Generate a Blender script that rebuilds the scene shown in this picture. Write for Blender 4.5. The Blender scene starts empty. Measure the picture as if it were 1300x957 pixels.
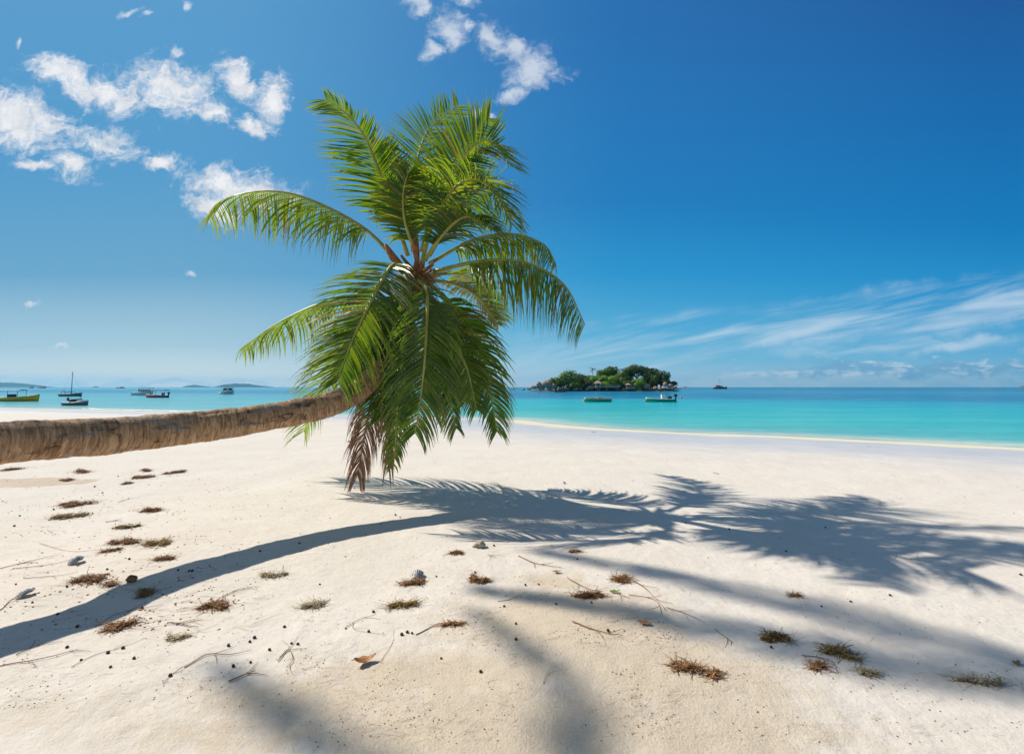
import bpy, math, random
import numpy as np
from mathutils import Vector, Matrix, noise as mn

random.seed(7)
R = math.radians
scene = bpy.context.scene
COL = scene.collection

# ------------------------------------------------------------------ camera
F_PX, PX0, PY0 = 578.0, 650.0, 434.0          # focal length and principal point of the 1300x957 photograph
PITCH = math.atan(57.3 / F_PX)
EYE = 1.6
cd = bpy.data.cameras.new("camera"); cam = bpy.data.objects.new("camera", cd); COL.objects.link(cam)
cam.location = (0, 0, EYE); cam.rotation_euler = (R(90) + PITCH, 0, 0)
cd.sensor_width = 36; cd.lens = F_PX / 1300 * 36; cd.shift_y = -44.5 / 1300
cd.clip_start = 0.05; cd.clip_end = 40000
scene.camera = cam

SUNDIR = Vector((-1.0, 0.40, 1.0)).normalized()      # towards the sun
SUN_EL = math.asin(SUNDIR.z); SUN_ROT = math.atan2(SUNDIR.x, SUNDIR.y)

def raydir(px, py):
    a = (px - PX0) / F_PX; b = (PY0 - py) / F_PX
    c, s = math.cos(PITCH), math.sin(PITCH)
    return Vector((a, c - b * s, s + b * c))
def at(px, py, Y):
    d = raydir(px, py); k = Y / d.y
    return Vector((d.x * k, Y, EYE + d.z * k))
def onplane(px, py, z=0.0):
    d = raydir(px, py); k = (z - EYE) / d.z
    return Vector((d.x * k, d.y * k, z))

# ------------------------------------------------------------------ node helpers
class NT:
    def __init__(s, nt): s.nt = nt; s.n = nt.nodes; s.l = nt.links
    def new(s, t, **kw):
        nd = s.n.new(t)
        for k, v in kw.items(): setattr(nd, k, v)
        return nd
    def put(s, sock, v):
        if v is None: return
        if isinstance(v, bpy.types.NodeSocket): s.l.new(v, sock)
        else:
            if hasattr(sock.default_value, '__len__') and not hasattr(v, '__len__'): v = (v,) * len(sock.default_value)
            if hasattr(sock.default_value, '__len__') and len(sock.default_value) == 4 and len(v) == 3: v = (*v, 1)
            sock.default_value = v
    def m(s, op, a, b=None, c=None, clamp=False):
        nd = s.new('ShaderNodeMath', operation=op, use_clamp=clamp)
        s.put(nd.inputs[0], a)
        if b is not None: s.put(nd.inputs[1], b)
        if c is not None: s.put(nd.inputs[2], c)
        return nd.outputs[0]
    def vm(s, op, a, b=None, scale=None):
        nd = s.new('ShaderNodeVectorMath', operation=op)
        s.put(nd.inputs[0], a)
        if b is not None: s.put(nd.inputs[1], b)
        if scale is not None: s.put(nd.inputs['Scale'], scale)
        return nd.outputs[0]
    def mix(s, f, a, b, mode='MIX'):
        nd = s.new('ShaderNodeMix', data_type='RGBA', blend_type=mode)
        s.put(nd.inputs[0], f); s.put(nd.inputs[6], a); s.put(nd.inputs[7], b)
        return nd.outputs[2]
    def noise(s, vec, scale, detail=4, rough=.5, dist=0, dim='3D', col=False):
        nd = s.new('ShaderNodeTexNoise', noise_dimensions=dim)
        s.put(nd.inputs['Vector'], vec); s.put(nd.inputs['Scale'], scale); s.put(nd.inputs['Detail'], detail)
        s.put(nd.inputs['Roughness'], rough); s.put(nd.inputs['Distortion'], dist)
        return nd.outputs['Color' if col else 'Fac']
    def rng(s, v, a, b, c=0.0, d=1.0, smooth=False):
        nd = s.new('ShaderNodeMapRange', interpolation_type='SMOOTHSTEP' if smooth else 'LINEAR')
        for i, x in enumerate((v, a, b, c, d)): s.put(nd.inputs[i], x)
        return nd.outputs[0]
    def ramp(s, v, stops, interp='LINEAR'):
        nd = s.new('ShaderNodeValToRGB'); cr = nd.color_ramp; cr.interpolation = interp
        while len(cr.elements) < len(stops): cr.elements.new(0.5)
        for e, (p, c) in zip(cr.elements, stops):
            e.position = p; e.color = (*c, 1) if len(c) == 3 else c
        s.put(nd.inputs[0], v); return nd.outputs[0]
    def comb(s, x, y, z=0.0):
        nd = s.new('ShaderNodeCombineXYZ'); s.put(nd.inputs[0], x); s.put(nd.inputs[1], y); s.put(nd.inputs[2], z); return nd.outputs[0]
    def sep(s, v):
        nd = s.new('ShaderNodeSeparateXYZ'); s.put(nd.inputs[0], v); return nd.outputs
    def attr(s, name): return s.new('ShaderNodeAttribute', attribute_name=name)
    def bump(s, h, dist, strength=1.0, normal=None):
        nd = s.new('ShaderNodeBump'); s.put(nd.inputs['Height'], h); nd.inputs['Distance'].default_value = dist
        nd.inputs['Strength'].default_value = strength
        if normal is not None: s.put(nd.inputs['Normal'], normal)
        return nd.outputs[0]

def mat(name):
    m = bpy.data.materials.new(name); m.use_nodes = True
    nt = NT(m.node_tree); nt.n.clear(); out = nt.new('ShaderNodeOutputMaterial')
    return m, nt, out
def principled(nt, base, rough=.6, spec=.5, normal=None, **kw):
    p = nt.new('ShaderNodeBsdfPrincipled')
    nt.put(p.inputs['Base Color'], base); nt.put(p.inputs['Roughness'], rough); nt.put(p.inputs['Specular IOR Level'], spec)
    if normal is not None: nt.put(p.inputs['Normal'], normal)
    for k, v in kw.items(): nt.put(p.inputs[k.replace('_', ' ')], v)
    return p.outputs[0]

# ------------------------------------------------------------------ world
W = bpy.data.worlds.new("World"); scene.world = W; W.use_nodes = True
wt = NT(W.node_tree); wt.n.clear()
wout = wt.new('ShaderNodeOutputWorld'); bg = wt.new('ShaderNodeBackground')
sky = wt.new('ShaderNodeTexSky', sky_type='NISHITA'); sky.sun_disc = False
sky.sun_elevation = SUN_EL; sky.sun_rotation = SUN_ROT
sky.air_density = 1.0; sky.dust_density = 0.6; sky.ozone_density = 3.0; sky.altitude = 0
tc = wt.new('ShaderNodeTexCoord')
D = wt.sep(tc.outputs['Generated'])
# polarised, saturated blue: a grade of the sky's own colour
hs = wt.new('ShaderNodeHueSaturation'); hs.inputs['Saturation'].default_value = 1.0; hs.inputs['Hue'].default_value = 0.5
wt.put(hs.inputs['Color'], sky.outputs[0])
SKY_TINT = (1.0, 0.96, 0.90)
skyc = wt.mix(1.0, hs.outputs[0], SKY_TINT, 'MULTIPLY')
SKG = 10.9
# cloud coordinates: a fixed plane in the world, u to the right, v up
yy = wt.m('MAXIMUM', D[1], 0.05)
u = wt.m('DIVIDE', D[0], yy); v = wt.m('DIVIDE', D[2], yy)
uv = wt.comb(u, v)
wn = wt.noise(uv, 9.0, 5, .6, col=True)
uvw = wt.vm('ADD', uv, wt.vm('SCALE', wt.vm('SUBTRACT', wn, (.5, .5, .5)), scale=.10))
S2 = wt.sep(uvw); uw, vw = S2[0], S2[1]
def uvof(px, py):
    d = raydir(px, py); return d.x / d.y, d.z / d.y
def ellipse(px, py, rx, ry, rot):
    a, b = uvof(px, py); rx /= F_PX; ry /= F_PX
    c, s = math.cos(R(rot)), math.sin(R(rot))
    du = wt.m('SUBTRACT', uw, a); dv = wt.m('SUBTRACT', vw, b)
    e1 = wt.m('MULTIPLY_ADD', du, c / rx, wt.m('MULTIPLY', dv, s / rx))
    e2 = wt.m('MULTIPLY_ADD', du, -s / ry, wt.m('MULTIPLY', dv, c / ry))
    rr = wt.m('SQRT', wt.m('ADD', wt.m('MULTIPLY', e1, e1), wt.m('MULTIPLY', e2, e2)))
    return wt.m('SUBTRACT', 1.0, rr)
def union(lst):
    acc = None
    for e in lst:
        x = ellipse(*e); acc = x if acc is None else wt.m('MAXIMUM', acc, x)
    return wt.m('MAXIMUM', acc, -1.0)
puffs = union([(75, 92, 62, 24, -12), (135, 118, 80, 30, -14), (215, 112, 72, 42, -14), (268, 142, 48, 22, -20), (308, 105, 46, 22, -42),
               (348, 125, 22, 38, -15), (318, 160, 38, 18, -10),
               (25, 150, 95, 42, -14), (128, 180, 50, 24, -18), (95, 210, 45, 24, -10), (48, 212, 40, 10, -12),
               (200, 206, 30, 15, -6), (305, 238, 92, 28, -8), (270, 262, 42, 24, -20)])
fn = wt.noise(wt.vm('MULTIPLY', uvw, (1.0, 1.5, 1.0)), 13.0, 10, .66, dist=.9)
fn2 = wt.noise(uvw, 55.0, 6, .6)
nz = wt.m('ADD', wt.m('MULTIPLY', fn, .66), wt.m('MULTIPLY', fn2, .34))
dens = wt.rng(wt.m('MULTIPLY_ADD', wt.m('SUBTRACT', nz, .5), 3.1, wt.m('SUBTRACT', puffs, -.17)), 0.03, 1.05, 0, 1, True)
wisps = union([(525, 2, 34, 18, -35), (538, 14, 14, 10, 0), (570, 38, 26, 32, -20), (545, 70, 14, 18, 0), (594, 32, 8, 10, 0), (590, -5, 16, 20, -60),
               (622, 48, 22, 34, 45), (655, 62, 16, 34, 25), (676, 92, 40, 36, 20), (650, 122, 26, 12, 10), (610, 145, 16, 10, 0),
               (165, 16, 18, 6, 10), (188, 19, 12, 5, 5), (236, 12, 8, 8, 0), (22, 50, 5, 10, 0), (238, 352, 10, 4, -5), (75, 442, 14, 4, 0), (225, 70, 16, 6, 0), (40, 386, 8, 4, 0)])
dens2 = wt.rng(wt.m('MULTIPLY_ADD', wt.m('SUBTRACT', nz, .5), 2.6, wt.m('SUBTRACT', wisps, -.18)), 0.0, 1.10, 0, .78, True)
# thin cirrus streaks on the right
cr_, sr_ = math.cos(R(11)), math.sin(R(11))
su = wt.m('MULTIPLY_ADD', u, cr_, wt.m('MULTIPLY', v, sr_)); sv = wt.m('MULTIPLY_ADD', u, -sr_, wt.m('MULTIPLY', v, cr_))
stv = wt.comb(wt.m('MULTIPLY', su, 2.4), wt.m('MULTIPLY', sv, 26.0))
st = wt.noise(stv, 1.0, 7, .58, dist=.5)
cir = union([(1040, 408, 420, 34, 9), (820, 440, 260, 44, 8), (1150, 440, 250, 14, 2), (1250, 395, 200, 30, 10)])
cirm = wt.m('MULTIPLY', wt.rng(cir, -.15, .75, 0, 1, True), wt.rng(st, .36, .70, 0, 1, True))
cirm = wt.m('MULTIPLY', cirm, .75)
# low cumulus line near the horizon on the right
lv = wt.comb(wt.m('MULTIPLY', u, 17.0), wt.m('MULTIPLY', v, 52.0))
ln = wt.noise(lv, 1.0, 7, .6)
low = union([(1180, 470, 200, 10, 1), (1075, 468, 60, 11, 0), (1240, 468, 120, 9, 0)])
low2 = union([(1120, 484, 340, 8, 0), (930, 486, 90, 9, 0), (300, 487, 500, 5, 0)])
lowm = wt.rng(wt.m('MULTIPLY_ADD', wt.m('SUBTRACT', ln, .5), 3.0, wt.m('ADD', low, .25)), .0, .7, 0, .8, True)
lowm2 = wt.rng(wt.m('MULTIPLY_ADD', wt.m('SUBTRACT', ln, .5), 2.8, wt.m('ADD', low2, .1)), .05, .8, 0, .6, True)
front = wt.rng(D[1], .06, .12)
# pale haze towards the horizon
CLOUD = (9.6, 9.7, 10.0); 
def skyramp(stops):
    return wt.ramp(v, [(p, tuple(min(1.0, x) for x in c)) for p, c in stops])
sk_l = skyramp([(0, (1.0, .95, .84)), (.05, (.64, .75, .77)), (.09, (.42, .61, .71)), (.25, (.150, .385, .60)), (.5, (.095, .33, .60)), (.95, (.105, .328, .604))])
sk_m = skyramp([(0, (.55, .68, .76)), (.06, (.17, .50, .70)), (.12, (.08, .418, .68)), (.25, (.022, .30, .62)), (.42, (.018, .205, .515)), (.85, (.026, .165, .45))])
sk_r = skyramp([(0, (.34, .60, .74)), (.08, (.10, .42, .69)), (.2, (.015, .29, .61)), (.36, (.006, .195, .503)), (.6, (.008, .145, .42)), (.95, (.015, .100, .330))])
sk3 = wt.mix(wt.rng(u, -.80, .30, 0, 1, True), sk_l, wt.mix(wt.rng(u, .12, 1.1), sk_m, sk_r))
sk3 = wt.vm('SCALE', sk3, scale=SKG)
front2 = wt.rng(D[1], .10, .45, 0, 1, True)
col = wt.mix(front2, skyc, sk3)
hz = wt.rng(v, 0.0, .42, 1.0, 0.0); hz = wt.m('POWER', hz, 2.2)
side = wt.rng(u, -1.3, 1.2, 1.0, .30)
hzf = wt.m('MULTIPLY', wt.m('MULTIPLY', hz, side), .12)
col = wt.mix(wt.m('MULTIPLY', hzf, front), col, (5.2, 6.9, 8.0))
col = wt.mix(wt.m('MULTIPLY', cirm, front), col, (6.4, 7.9, 9.2))
col = wt.mix(wt.m('MULTIPLY', lowm2, front), col, (6.2, 7.6, 8.6))
col = wt.mix(wt.m('MULTIPLY', lowm, front), col, wt.mix(wt.rng(ln, .5, .62), (2.0, 4.4, 6.8), (6.6, 8.0, 9.0)))
col = wt.mix(wt.m('MULTIPLY', dens2, front), col, (7.8, 8.4, 9.2))
shade = wt.rng(wt.noise(uvw, 22.0, 5, .6), .35, .62)
col = wt.mix(wt.m('MULTIPLY', dens, front), col, wt.mix(shade, (8.0, 8.2, 8.6), CLOUD))
wt.l.new(col, bg.inputs['Color']); bg.inputs['Strength'].default_value = 0.08
wt.l.new(bg.outputs[0], wout.inputs['Surface'])
W.cycles.sampling_method = 'MANUAL'; W.cycles.sample_map_resolution = 512

sd = bpy.data.lights.new("sun", 'SUN'); sun = bpy.data.objects.new("sun", sd); COL.objects.link(sun)
sd.energy = 4.7; sd.angle = R(0.6); sd.color = (1.0, 0.93, 0.82)
sun.rotation_euler = SUNDIR.to_track_quat('Z', 'Y').to_euler(); sun.location = (-20, 8, 20)

cy = scene.cycles; cy.max_bounces = 6; cy.diffuse_bounces = 3; cy.glossy_bounces = 2; cy.transmission_bounces = 4; cy.volume_bounces = 0; cy.transparent_max_bounces = 8
vs = scene.view_settings
vs.view_transform = 'Standard'; vs.look = 'None'; vs.gamma = 1; vs.exposure = 0.20; vs.use_curve_mapping = False

# ------------------------------------------------------------------ mesh helpers
class MB:
    def __init__(s): s.v = []; s.f = []; s.a = []
    def add(s, verts, faces, a=0.0):
        o = len(s.v); s.v.extend(verts); s.f.extend([tuple(i + o for i in f) for f in faces])
        s.a.extend([a] * len(verts) if not hasattr(a, '__len__') else a)
    def box(s, c, d, rz=0.0, a=0.0):
        cx, cy, cz = c; dx, dy, dz = d[0] / 2, d[1] / 2, d[2] / 2; cc, ss = math.cos(rz), math.sin(rz)
        vs = [(cx + x * dx * cc - y * dy * ss, cy + x * dx * ss + y * dy * cc, cz + z * dz) for z in (-1, 1) for y in (-1, 1) for x in (-1, 1)]
        s.add(vs, [(0, 2, 3, 1), (4, 5, 7, 6), (0, 1, 5, 4), (2, 6, 7, 3), (0, 4, 6, 2), (1, 3, 7, 5)], a)
    def tube(s, pts, rad, n=8, a=0.0, cap=True):
        pts = [Vector(p) for p in pts]
        if not hasattr(rad, '__len__'): rad = [rad] * len(pts)
        T0 = (pts[1] - pts[0]).normalized(); ref = Vector((0, 0, 1)) if abs(T0.z) < .9 else Vector((1, 0, 0))
        U = T0.cross(ref).normalized(); vs = []
        for i, p in enumerate(pts):
            T = (pts[min(i + 1, len(pts) - 1)] - pts[max(i - 1, 0)]).normalized()
            U = (U - T * U.dot(T)).normalized(); V = T.cross(U)
            for k in range(n):
                t = 2 * math.pi * k / n; vs.append(tuple(p + (U * math.cos(t) + V * math.sin(t)) * rad[i]))
        fs = [(i * n + k, i * n + (k + 1) % n, (i + 1) * n + (k + 1) % n, (i + 1) * n + k) for i in range(len(pts) - 1) for k in range(n)]
        if cap: fs.append(tuple(reversed(range(n)))); fs.append(tuple(range((len(pts) - 1) * n, len(pts) * n)))
        s.add(vs, fs, a)
    def build(s, name, m, parent=None, smooth=False, loc=None):
        me = bpy.data.meshes.new(name)
        me.from_pydata([tuple(x) for x in s.v], [], s.f)
        if s.a:
            at_ = me.attributes.new('tint', 'FLOAT', 'POINT'); at_.data.foreach_set('value', np.array(s.a, dtype=np.float32))
        if m: me.materials.append(m)
        if smooth: me.polygons.foreach_set('use_smooth', [True] * len(me.polygons))
        me.update()
        o = bpy.data.objects.new(name, me); COL.objects.link(o)
        if parent: o.parent = parent
        if loc is not None: o.location = loc
        return o

def tag(o, label=None, cat=None, group=None, kind=None):
    if label: o['label'] = label
    if cat: o['category'] = cat
    if group: o['group'] = group
    if kind: o['kind'] = kind
    return o
def empty(name, loc=(0, 0, 0), rz=0.0, **kw):
    o = bpy.data.objects.new(name, None); COL.objects.link(o); o.location = loc; o.rotation_euler = (0, 0, rz)
    o.empty_display_size = .2
    return tag(o, **kw)
def catmull(P, n):
    P = [Vector(p) for p in P]; Q = [P[0] * 2 - P[1]] + P + [P[-1] * 2 - P[-2]]; out = []
    m = len(P) - 1
    for i in range(n + 1):
        t = i / n * m; k = min(int(t), m - 1); f = t - k
        a, b, c, d = Q[k:k + 4]
        out.append(.5 * ((2 * b) + (c - a) * f + (2 * a - 5 * b + 4 * c - d) * f * f + (3 * b - a - 3 * c + d) * f ** 3))
    return out
def resample(pts, n):
    L = [0]
    for a, b in zip(pts, pts[1:]): L.append(L[-1] + (b - a).length)
    out = []; j = 0
    for i in range(n + 1):
        t = L[-1] * i / n
        while j < len(L) - 2 and L[j + 1] < t: j += 1
        f = (t - L[j]) / max(1e-9, L[j + 1] - L[j]); out.append(pts[j].lerp(pts[j + 1], f))
    return out, L[-1]

# ------------------------------------------------------------------ shoreline and ground height
SEA = -0.5
shore_px = [(640, 532.5), (700, 538), (760, 543), (870, 549), (1000, 553.8), (1150, 561), (1300, 568.5)]
sp = [onplane(x, y, SEA) for x, y in shore_px]
lp = [onplane(x, y, SEA) for x, y in [(0, 517.6), (120, 520.5), (250, 524), (450, 528)]]
ctrl = [(-2500, 700), (-400, 150), (-120, 66)] + [(p.x, p.y) for p in lp] + [(p.x, p.y) for p in sp] + [(30, 8.5), (60, -6), (300, -120), (2500, -900)]
SH = np.array([(p.x, p.y) for p in catmull([(a, b, 0) for a, b in ctrl], 160)])
def shore_dist(x, y):                       # vectorised signed distance, positive towards the sea
    x = np.atleast_1d(np.asarray(x, float)); y = np.atleast_1d(np.asarray(y, float))
    best = np.full(x.shape, 1e18); sg = np.ones(x.shape)
    for (ax, ay), (bx, by) in zip(SH[:-1], SH[1:]):
        dx, dy = bx - ax, by - ay; l2 = dx * dx + dy * dy
        t = np.clip(((x - ax) * dx + (y - ay) * dy) / l2, 0, 1)
        qx = x - (ax + t * dx); qy = y - (ay + t * dy); d2 = qx * qx + qy * qy
        cr = dx * (y - ay) - dy * (x - ax)
        k = d2 < best; best = np.where(k, d2, best); sg = np.where(k, np.sign(cr), sg)
    return np.sqrt(best) * sg
def profile(s):
    t = np.clip((s + 13) / 13, 0, 1); up = SEA * (t * t * (1.6 - .6 * t))
    t2 = np.maximum(s, 0); return np.where(s < 0, up, SEA - .075 * t2 / (1 + t2 / 60.0))
MOUND = onplane(740, 840)
def micro(x, y):
    p = Vector((x, y, 0)); r = math.hypot(x, y)
    if r > 80: return 0.0
    h = .022 * mn.noise(p * .45) + .010 * mn.noise(p * 1.3 + Vector((5, 2, 0)))
    if r < 14:
        h += .006 * mn.noise(p * 4.0) + .0030 * mn.noise(p * 11.0) - .016 * max(0.0, mn.noise(Vector((x * 2.3, y * 3.1, 7.7))) - .30)
        d2 = ((x - MOUND.x) / 1.0) ** 2 + ((y - MOUND.y) / .8) ** 2
        if d2 < 9: h += .045 * math.exp(-d2)
    return h
def gz(x, y): return float(profile(shore_dist(x, y))[0]) + micro(x, y)
def gpt(px, py):
    p = onplane(px, py, 0.0)
    for _ in range(3): p = onplane(px, py, gz(p.x, p.y))
    return p

# ------------------------------------------------------------------ ground and water sheets
def polar_grid(radii, angs):
    R_, A_ = np.meshgrid(radii, angs, indexing='ij')
    return R_ * np.sin(A_), R_ * np.cos(A_)
front_a = np.linspace(-1.15, 1.15, 420); back_a = np.linspace(1.15, 2 * math.pi - 1.15, 62)[1:-1]
angs = np.concatenate([front_a, back_a])
radii = np.concatenate([np.geomspace(.5, 14, 300), np.geomspace(14, 10000, 190)[1:]])
X, Y = polar_grid(radii, angs); nr, na = X.shape
S = shore_dist(X.ravel(), Y.ravel()).reshape(X.shape)
Z = profile(S)
for i in range(nr):
    if radii[i] > 80: break
    for j in range(na): Z[i, j] += micro(X[i, j], Y[i, j]) * (0.35 if S[i, j] > -3 else 1)
def sheet(name, X, Y, Z, attrs, mask=None, centre=True):
    verts = np.stack([X.ravel(), Y.ravel(), Z.ravel()], 1); idx = np.arange(nr * na).reshape(nr, na)
    a = idx[:-1, :]; b = idx[1:, :]
    f = np.stack([a, np.roll(a, -1, 1), np.roll(b, -1, 1), b], -1).reshape(-1, 4)[:, ::-1]
    if mask is not None: f = f[mask.ravel()[f].any(1)]
    faces = [tuple(map(int, q)) for q in f]; vl = [tuple(map(float, q)) for q in verts]
    if centre:
        vl.append((0, 0, float(Z[0].mean()))); faces += [(int(idx[0, (j + 1) % na]), int(idx[0, j]), nr * na) for j in range(na)]
    me = bpy.data.meshes.new(name); me.from_pydata(vl, [], faces)
    for k, arr in attrs.items():
        t = me.attributes.new(k, 'FLOAT', 'POINT'); vals = np.append(arr.ravel(), arr.ravel()[0]) if centre else arr.ravel()
        t.data.foreach_set('value', vals.astype(np.float32))
    me.polygons.foreach_set('use_smooth', [True] * len(me.polygons)); me.update()
    if not centre:
        import bmesh
        bm = bmesh.new(); bm.from_mesh(me)
        bmesh.ops.delete(bm, geom=[q for q in bm.verts if not q.link_faces], context='VERTS'); bm.to_mesh(me); bm.free()
    o = bpy.data.objects.new(name, me); COL.objects.link(o); return o

def coarse_mask(X, Y):
    c = np.zeros(X.shape)
    for (px, py, rx, ry, w) in [(720, 800, .85, .62, 1.), (560, 862, .9, .30, .9), (830, 860, .8, .45, 1.), (700, 740, .35, .25, .8), (430, 890, 1.0, .3, .8), (650, 930, 1.2, .35, 1.), (900, 930, .7, .3, .9), (330, 930, .8, .2, .7), (40, 612, .85, .42, -1), (100, 900, 1.6, .2, .4), (1240, 862, .3, .12, .6)]:
        if w < 0: continue
        p = onplane(px, py); d = ((X - p.x) / rx) ** 2 + ((Y - p.y) / ry) ** 2
        c = np.maximum(c, w * np.exp(-d * .9))
    return c
def damp_mask(X, Y):
    p = onplane(20, 613); d = ((X - p.x) / 1.2) ** 2 + ((Y - p.y) / .42) ** 2
    return np.exp(-d * .8)
m, nt, out = mat("beach_sand")
geo = nt.new('ShaderNodeNewGeometry'); P = geo.outputs['Position']
sh = nt.attr('shore').outputs['Fac']; co = nt.attr('coarse').outputs['Fac']; da = nt.attr('damp').outputs['Fac']
n1 = nt.noise(P, 1.1, 5, .6); n2 = nt.noise(P, 14, 6, .65); n3 = nt.noise(P, 190, 3, .6)
base = nt.mix(nt.rng(n1, .35, .7), (.71, .645, .56), (.75, .695, .62))
base = nt.mix(nt.rng(n2, .45, .8, 0, .30), base, (.56, .49, .41))
grain = nt.rng(nt.noise(P, 420, 2, .7), .56, .70)
base = nt.mix(nt.m('MULTIPLY', grain, .35), base, (.40, .30, .22))
# coarse, tan, gritty patch
cm = nt.rng(nt.m('MULTIPLY_ADD', nt.m('SUBTRACT', nt.noise(P, 5, 8, .75), .5), 1.5, co), .15, .85, 0, 1, True)
vor = nt.new('ShaderNodeTexVoronoi'); nt.put(vor.inputs['Vector'], P); vor.inputs['Scale'].default_value = 95
ccol = nt.mix(nt.rng(nt.noise(P, 130, 4, .8), .40, .66), (.76, .645, .49), (.60, .465, .32))
ccol = nt.mix(nt.rng(n2, .35, .7), ccol, (.70, .59, .44))
base = nt.mix(nt.m('MULTIPLY', cm, .85), base, ccol)
spk = nt.rng(nt.noise(P, 70, 4, .75), .57, .66, 0, .65)
base = nt.mix(nt.m('MULTIPLY', spk, nt.m('MULTIPLY_ADD', cm, .6, .08)), base, (.36, .25, .16))
fleck = nt.rng(nt.noise(P, 26, 5, .8), .62, .70, 0, .5)
base = nt.mix(nt.m('MULTIPLY', fleck, nt.m('MULTIPLY_ADD', cm, .6, .12)), base, (.40, .30, .20))
dm = nt.rng(nt.m('MULTIPLY_ADD', nt.m('SUBTRACT', nt.noise(P, 3, 6, .6), .5), .9, da), .35, .5, 0, 1, True)
base = nt.mix(nt.m('MULTIPLY', dm, .7), base, (.50, .40, .28))
# towards the water: damp strip, reflected sky put into its greyed base, then yellow wet edge
wob = nt.m('MULTIPLY_ADD', nt.m('SUBTRACT', nt.noise(nt.vm('MULTIPLY', P, (.22, .7, 0)), 1.0, 6, .68), .5), 6.0, sh)
wet = nt.m('MULTIPLY', nt.rng(wob, -13.0, -5.5, 0, 1, True), nt.rng(wob, -2.4, -1.6, 1, 0, True))
edge = nt.rng(wob, -3.0, -2.0, 0, 1, True)
base = nt.mix(wet, base, nt.mix(nt.rng(n1, .4, .65), (.58, .57, .57), (.65, .625, .60)))
base = nt.mix(nt.m('MULTIPLY', edge, nt.rng(n1, .3, .6, .55, 1)), base, (.74, .67, .50))
rough = nt.m('SUBTRACT', .95, nt.m('MULTIPLY', wet, .58))
streak = nt.noise(nt.vm('MULTIPLY', P, (1.2, 7.0, 1.0)), 1.6, 5, .6)
h = nt.m('ADD', nt.m('MULTIPLY', n2, .5), nt.m('MULTIPLY', n3, .08))
h = nt.m('ADD', h, nt.m('MULTIPLY', streak, .45))
grit = nt.noise(P, 75, 6, .75)
h = nt.m('ADD', h, nt.m('MULTIPLY', nt.m('MULTIPLY', cm, grit), .55))
nrm = nt.bump(h, .028, .7)
nt.l.new(principled(nt, base, rough, nt.m('MULTIPLY_ADD', wet, .18, .12), nrm), out.inputs[0])
sand = sheet("sand_beach", X, Y, Z, {'shore': S, 'coarse': coarse_mask(X, Y), 'damp': damp_mask(X, Y)})
sand.data.materials.append(m); tag(sand, 'pale sand beach sloping to the sea', kind='structure')

m, nt, out = mat("sea_water")
P = nt.new('ShaderNodeNewGeometry').outputs['Position']; sh = nt.attr('shore').outputs['Fac']; fy = nt.attr('lateral').outputs['Fac']
px_ = nt.sep(P)
lg = nt.m('LOGARITHM', nt.m('MAXIMUM', sh, .5), 10.0)
reef = nt.noise(nt.vm('MULTIPLY', P, (.004, .020, 1)), 1.0, 5, .55)
reef2 = nt.noise(nt.vm('MULTIPLY', P, (.03, .16, 1)), 1.0, 4, .6)
lgw = nt.m('ADD', lg, nt.m('ADD', nt.m('MULTIPLY', nt.m('SUBTRACT', reef, .5), .38), nt.m('MULTIPLY', nt.m('SUBTRACT', reef2, .5), .18)))
tcol = nt.ramp(nt.rng(lgw, 0, 4), [(0.0, (.62, .66, .52)), (.06, (.38, .60, .51)), (.13, (.15, .51, .45)), (.25, (.05, .48, .45)), (.37, (.004, .41, .45)), (.425, (.0, .32, .44)),
                                   (.455, (.0, .17, .34)), (.50, (.0, .11, .27)), (.58, (.0, .19, .37)), (.66, (.0, .10, .26)), (1.0, (.0, .07, .20))])
lcol = nt.ramp(nt.rng(lgw, 0, 4), [(0.0, (.60, .66, .58)), (.09, (.34, .57, .54)), (.2, (.17, .48, .52)), (.40, (.11, .43, .52)), (.475, (.07, .37, .50)), (.50, (.0, .22, .42)),
                                   (.58, (.0, .25, .44)), (.63, (.10, .38, .54)), (.8, (.10, .38, .54)), (1.0, (.05, .30, .46))])
wc = nt.mix(fy, tcol, lcol)
w1 = nt.noise(nt.vm('MULTIPLY', P, (.55, 1.5, 1)), 1.6, 4, .6); w2 = nt.noise(nt.vm('MULTIPLY', P, (.1, .28, 1)), 1.0, 4, .55)
hh = nt.m('ADD', nt.m('MULTIPLY', w1, .10), nt.m('MULTIPLY', w2, .5))
wc = nt.mix(nt.rng(w1, .42, .70, 0, .5), wc, nt.mix(.6, wc, (.0, .22, .28)))
st1 = nt.noise(nt.vm('MULTIPLY', P, (.05, .42, 1)), 1.0, 5, .65, dist=.3); st2 = nt.noise(nt.vm('MULTIPLY', P, (.012, .085, 1)), 1.0, 5, .6)
wc = nt.mix(nt.rng(st1, .47, .66, 0, .38), wc, nt.mix(.75, wc, (.0, .25, .33)))
wc = nt.mix(nt.rng(st2, .50, .66, 0, .40), wc, nt.mix(.7, wc, (.0, .20, .32)))
wc = nt.mix(nt.rng(st1, .30, .44, .35, 0), wc, (.16, .54, .52))
wc = nt.mix(nt.rng(reef2, .5, .7, 0, .35), wc, nt.mix(.6, wc, (.0, .22, .30)))
wc = nt.mix(nt.rng(w2, .54, .72, 0, .35), wc, (.16, .52, .52))
nrm = nt.bump(hh, .35, .55)
pr = principled(nt, wc, .22, .04, nrm, IOR=1.33)
tr = nt.new('ShaderNodeBsdfTransparent'); mx = nt.new('ShaderNodeMixShader')
ew = nt.m('MULTIPLY_ADD', nt.m('SUBTRACT', nt.noise(nt.vm('MULTIPLY', P, (.3, .8, 1)), 1.2, 4, .6), .5), 1.2, sh)
nt.put(mx.inputs[0], nt.rng(ew, -.45, .1, 0.0, 1.0)); nt.l.new(tr.outputs[0], mx.inputs[1]); nt.l.new(pr, mx.inputs[2])
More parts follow.
